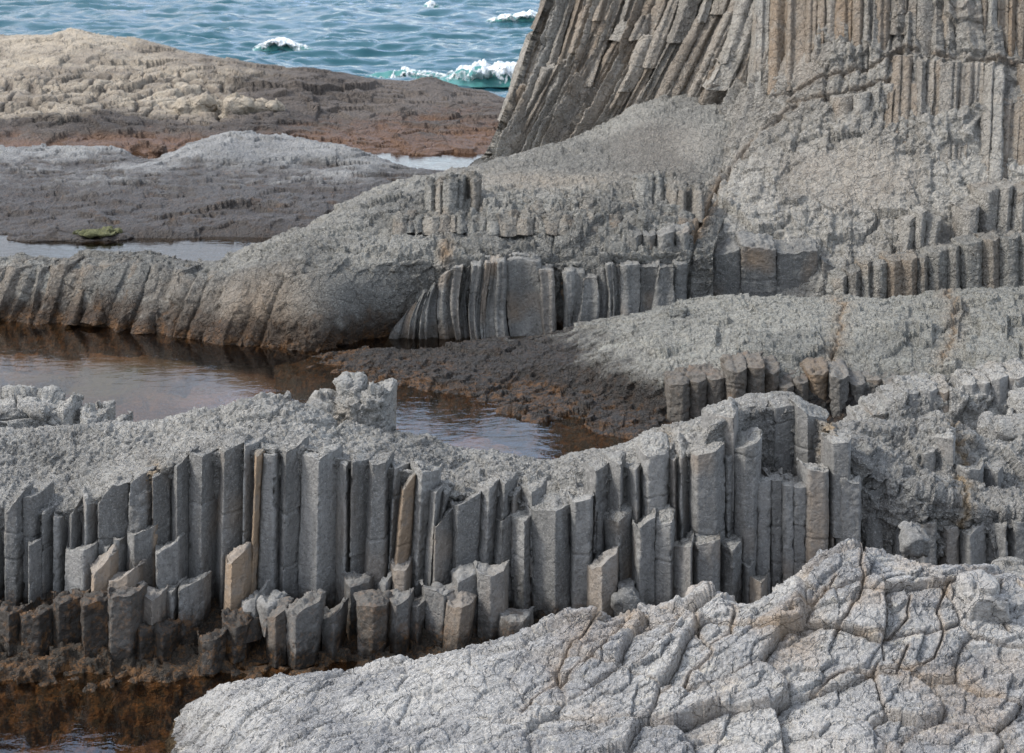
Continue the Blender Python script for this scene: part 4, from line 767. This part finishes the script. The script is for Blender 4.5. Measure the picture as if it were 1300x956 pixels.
# ---- squared blocks and the plate ledge standing on top of the ridge
solid('rock_block', M_top, 'drum-like pale block on the ridge top, left of the squared one', 'rock block', (426, 501), (458, 500), 426, 458, 522, 15.7, group='blocks standing on the ridge top', m=(.2, .8), d=.08, tone=.2, rise=.05, back=.4)
solid('rock_block', M_top, 'squared pale block with a smooth right face, highest on the ridge top', 'rock block', (457, 507), (495, 504), 458, 494, 552, 15.6, group='blocks standing on the ridge top', m=(.7,), d=.1, tone=.3, rise=.03, back=.45, chip=.01)
solid('rock_block', M_top, 'knobbly cracked block in front of the drum-like one on the ridge top', 'rock block', (426, 526), (484, 522), 424, 490, 566, 15.4, group='blocks standing on the ridge top', m=(.45,), d=.12, rough=.03, chip=.05, rise=.12, back=.45, tone=.1, cracks=(540,))
for i, (x0, x1, y0, y1, Y, lb) in enumerate([(392, 432, 505, 545, 15.6, 'rounded rough boulder left of the squared blocks on the ridge top'), (318, 366, 503, 530, 15.6, 'broad plated boulder on the ridge skyline, highest left of the squared blocks'), (340, 398, 518, 548, 15.3, 'low plated boulder in front of the broad one on the ridge skyline'),
        (486, 500, 545, 562, 15.3, 'small grey stone at the right foot of the squared block')]):
    rough_block('boulder', M_top, lb, 'boulder', x0, x1, y0, y1, Y, 'boulders on the ridge top', dep=.5, seed=80+i, amp=.05, sc=.2, tone=.2)
LG = [[(-170, 560, 15.6), (0, 560, 15.6), (80, 560, 15.6), (158, 556, 15.7)], [(-170, 520, 15.75), (0, 522, 15.75), (60, 524, 15.75), (100, 540, 15.7), (158, 551, 15.75)],
      [(-170, 500, 16.3), (0, 505, 16.3), (30, 502, 16.3), (55, 502, 16.3), (76, 512, 16.3), (90, 522, 16.2), (125, 529, 16.1), (140, 538, 16), (158, 549, 15.9)], [(-170, zy(1.0, 17.2), 17.2), (0, zy(1, 17.2), 17.2), (158, zy(1, 16.7), 16.7)]]
def f_led(p, X, Y, V, N):
    g, e = facets(p, .36, 531, ani=(.8, 1, 1.5)); a, _ = facets(p, .12, 532); b, _ = facets(p, .05, 533)
    return g*.10-.05*np.exp(-(e/.05)**2)+a*.025+b*.012, None, fbm(p, .5, 534)*.4+.2, None
tag(bump_loft('plate_ledge', LG, 330, [40, 36, 14], M_top, f_led), 'pale plated ledge on the left end of the ridge top, above the pool', 'rock ledge')
for i, (x0, x1, yt, yb, Y, lb) in enumerate([(70, 90, 524, 540, 15.7, 'small square block at the front of the plate ledge'), (100, 121, 531, 548, 15.6, 'dark-faced square block near the end of the plate ledge'), (121, 133, 528, 542, 15.75, 'narrow block behind the dark-faced one on the plate ledge'), (130, 156, 538, 551, 15.65, 'last flat block at the tip of the plate ledge')]):
    solid('rock_block', M_top, lb, 'rock block', (x0, yt+1), (x1, yt), x0, x1, yb, Y, group='blocks on the plate ledge', ext=.05, d=.05, chip=.03, m=(.5,))
# ================================================================== PALE OUTCROP in the foreground
FA = [[(170, 1130, 10.3), (300, 1130, 9.3), (600, 1130, 8.7), (1000, 1130, 8.5), (1480, 1130, 8.4)],
      [(190, 985, 11.75), (290, 968, 10.7), (400, 958, 10.2), (700, 950, 9.9), (1000, 950, 9.8), (1480, 950, 9.7)],
      [(215, 932, 12.3), (310, 903, 11.3), (480, 898, 10.8), (700, 888, 10.5), (1000, 868, 10.4), (1200, 860, 10.4), (1480, 858, 10.3)],
      [(225, 905, 12.6), (330, 876, 11.7), (480, 862, 11.3), (600, 838, 11.15), (740, 818, 11), (900, 806, 10.9), (1000, 790, 10.9), (1100, 742, 11), (1200, 762, 10.9), (1300, 772, 10.9), (1480, 775, 10.9)],
      [(262, 880, 12.9), (300, 866, 12.5), (350, 863, 12.1), (420, 858, 11.8), (500, 841, 11.6), (600, 826, 11.4), (680, 802, 11.4), (722, 783, 11.4), (748, 780, 11.4), (775, 792, 11.4), (815, 786, 11.4), (860, 768, 11.4), (905, 753, 11.4), (955, 766, 11.4), (985, 758, 11.4), (1012, 733, 11.4), (1050, 703, 11.4), (1095, 690, 11.4), (1130, 702, 11.4), (1200, 716, 11.3), (1260, 718, 11.3), (1300, 722, 11.3), (1480, 718, 11.3)],
      [(262, zy(-.45, 13.4), 13.4), (350, zy(-.45, 13.2), 13.2), (500, zy(-.45, 12.6), 12.6), (1480, zy(-.45, 12.5), 12.5)]]
scr = [[(752, 778), (738, 805), (716, 830), (700, 868), (660, 900)], [(800, 790), (770, 815), (742, 842), (700, 866)], [(1098, 690), (1094, 725), (1088, 755), (1060, 800)], [(1205, 735), (1195, 770), (1200, 800), (1188, 838), (1160, 852), (1110, 850)], [(1060, 728), (1040, 752), (1005, 780)],
       [(1155, 745), (1152, 775), (1128, 805), (1085, 800)], [(880, 770), (885, 800), (905, 825), (870, 862), (840, 880)], [(1030, 870), (1080, 850), (1140, 858), (1150, 820)], [(1270, 740), (1262, 770), (1280, 800)], [(930, 768), (926, 800), (890, 820)]]
def f_slab(p, X, Y, V, N):
    w = 6*n1(X/23, 2)+6*n1(Y/17, 3)
    g, e = facets(p, .52, 601, ani=(.8, 1, 1), tilt=.8, warp=.35); a, e1 = facets(p, .2, 602, warp=.4); b, _ = facets(p, .075, 603, ani=(.7, 1, 1.4)); c, _ = facets(p, .03, 604)
    lay = p[:, 2]*.8-p[:, 0]*.35+p[:, 1]*.5+.1*fbm(p, .5, 606); ly = lay/.05-np.floor(lay/.05)
    f1_ = fbm(p, .9, 621, 3); l1 = (p[:, 0]*.75-p[:, 1]*.55+p[:, 2]*.3+.30*f1_+.12*n1(p[:, 0]*5, 3))/.42; l2 = (p[:, 0]*.6-p[:, 1]*.75+.16*fbm(p, .4, 622, 3)+.1*f1_)/.16
    tr1 = l1-np.floor(l1); tr2 = l2-np.floor(l2)
    saw = lambda t: np.where(t < .93, t/.93, (1-t)/.07)-.5                # thin tilted bedding
    R = sstep(560, 860, X)
    cd = np.minimum.reduce([seg_dist(X+w*.6, Y+w*.4, l) for l in scr])
    pl, e = facets(p, .50, 621, ani=(.85, 1, .9), tilt=.45, warp=.32, bias=(.95, -.75, .3)); pl2, e2 = facets(p, .21, 622, ani=(.8, 1, 1), tilt=.5, warp=.3, bias=(.9, -.8, .2))
    d = pl*(.016+.046*R)+pl2*(.010+.012*R)-(.012+.022*R)*np.exp(-(e/.03)**2)-.010*np.exp(-(e2/.04)**2)+saw(tr2)*.008+a*.008+b*.008+c*.006+(ly-.5)*.008
    d = d-.05*np.exp(-(cd/1.3)**2)+fbm(p, .8, 607, 3)*.04
    st = .4*np.exp(-(cd/4)**2)+.55*R*np.clip(fbm(p, .45, 608)-.05, 0, 1)+.25*np.exp(-(e/.05)**2)*R
    return d*sstep(0, .4, V), np.clip(st, 0, 1), fbm(p, .45, 609)*.6, None
slab = tag(bump_loft('pale_outcrop', FA, 1400, [40, 70, 70, 70, 30], M_slab, f_slab), 'pale cracked rock outcrop in the foreground, rising to the right', 'rock outcrop')
for i, (x0, x1, y0, y1, Y, lb, cat, mt, stn) in enumerate([
    (829, 862, 768, 800, 11.15, 'low pale block at the left of the outcrop crest, edged with tan', 'rock block', M_slab, .35),
    (872, 904, 748, 770, 11.35, 'flat tan-topped plate on the notch of the pale outcrop', 'rock block', M_slab, .6),
    (808, 832, 776, 792, 11.3, 'small pale stone wedged beside the smooth dark boulder', 'stone', M_slab, .2),
    (1212, 1268, 736, 802, 10.75, 'big square pale block standing out of the right of the outcrop', 'rock block', M_slab, .15),
    (1268, 1310, 742, 778, 10.95, 'brown-grey block right of the big square pale one', 'rock block', M_slab, .7),
    (1272, 1318, 778, 800, 10.8, 'flat pale block below the brown-grey one at the picture edge', 'rock block', M_slab, .2),
    (1262, 1312, 716, 745, 11.2, 'grey rough block behind the brown-grey one at the outcrop end', 'rock block', M_top, .1),
    (1140, 1172, 668, 700, 11.9, 'dark knobbly stone peeping over the outcrop crest', 'stone', M_col, .0)]):
    rough_block(cat.replace(' ', '_'), mt, lb, cat, x0, x1, y0, y1, Y, 'blocks on the pale outcrop', dep=.42, seed=90+i, amp=.045, sc=.24, stain=stn*.5, tone=.1 if mt is not M_col else -.6)
# ================================================================== LIGHT, SKY, CAMERA
SUN_EL, SUN_AZ = math.radians(47), math.radians(-88)      # azimuth from +Y (the view direction) towards +X
w = bpy.data.worlds.new('World'); C.world = w; w.use_nodes = True
nt = w.node_tree; bg = nt.nodes['Background']; sky = nt.nodes.new('ShaderNodeTexSky')
sky.sky_type = 'NISHITA'; sky.sun_disc = False; sky.sun_elevation = SUN_EL; sky.sun_rotation = SUN_AZ; sky.dust_density = 3.0; sky.air_density = 1.0; sky.ozone_density = 1.0
tcw = nt.nodes.new('ShaderNodeTexCoord'); mpw = nt.nodes.new('ShaderNodeMapping'); mpw.inputs['Scale'].default_value = (1, 1, 3.2); nt.links.new(tcw.outputs['Generated'], mpw.inputs[0])
nz = nt.nodes.new('ShaderNodeTexNoise'); nz.inputs['Scale'].default_value = 2.6; nz.inputs['Detail'].default_value = 7; nz.inputs['Roughness'].default_value = .58; nt.links.new(mpw.outputs[0], nz.inputs['Vector'])
mr = nt.nodes.new('ShaderNodeMapRange'); mr.interpolation_type = 'SMOOTHSTEP'; mr.inputs[1].default_value = .30; mr.inputs[2].default_value = .54; nt.links.new(nz.outputs['Fac'], mr.inputs[0])
mxw = nt.nodes.new('ShaderNodeMix'); mxw.data_type = 'RGBA'; mxw.inputs[7].default_value = (1.08, 1.17, 1.32, 1); nt.links.new(mr.outputs[0], mxw.inputs[0]); nt.links.new(sky.outputs[0], mxw.inputs[6]); nt.links.new(mxw.outputs[2], bg.inputs[0])   # thin white cloud over the blue; bg.inputs[1].default_value = .09
sl = bpy.data.lights.new('sun', 'SUN'); sl.energy = 4.2; sl.angle = math.radians(11); sl.color = (1, .975, .93)
so = bpy.data.objects.new('sun', sl); COL.objects.link(so)
from mathutils import Vector
dv = Vector((math.sin(SUN_AZ)*math.cos(SUN_EL), math.cos(SUN_AZ)*math.cos(SUN_EL), math.sin(SUN_EL)))
so.rotation_euler = (-dv).to_track_quat('-Z', 'Y').to_euler(); so.location = dv*50
cam = bpy.data.cameras.new('camera'); co = bpy.data.objects.new('camera', cam); COL.objects.link(co); C.camera = co
cam.sensor_width = 36; cam.lens = 36*F/1300; cam.clip_end = 20000; co.location = (0, 0, CAMH); co.rotation_euler = (math.pi/2-TH, 0, 0)
cam.dof.use_dof = True; cam.dof.focus_distance = 14.5; cam.dof.aperture_fstop = 5.0
C.view_settings.view_transform = 'Standard'; C.view_settings.look = 'None'; C.view_settings.exposure = -0.18; C.view_settings.gamma = 1
C.view_settings.use_curve_mapping = False
C.cycles.use_denoising = True; C.cycles.max_bounces = 6; C.cycles.transparent_max_bounces = 8
C.render.resolution_x, C.render.resolution_y = 1024, 753
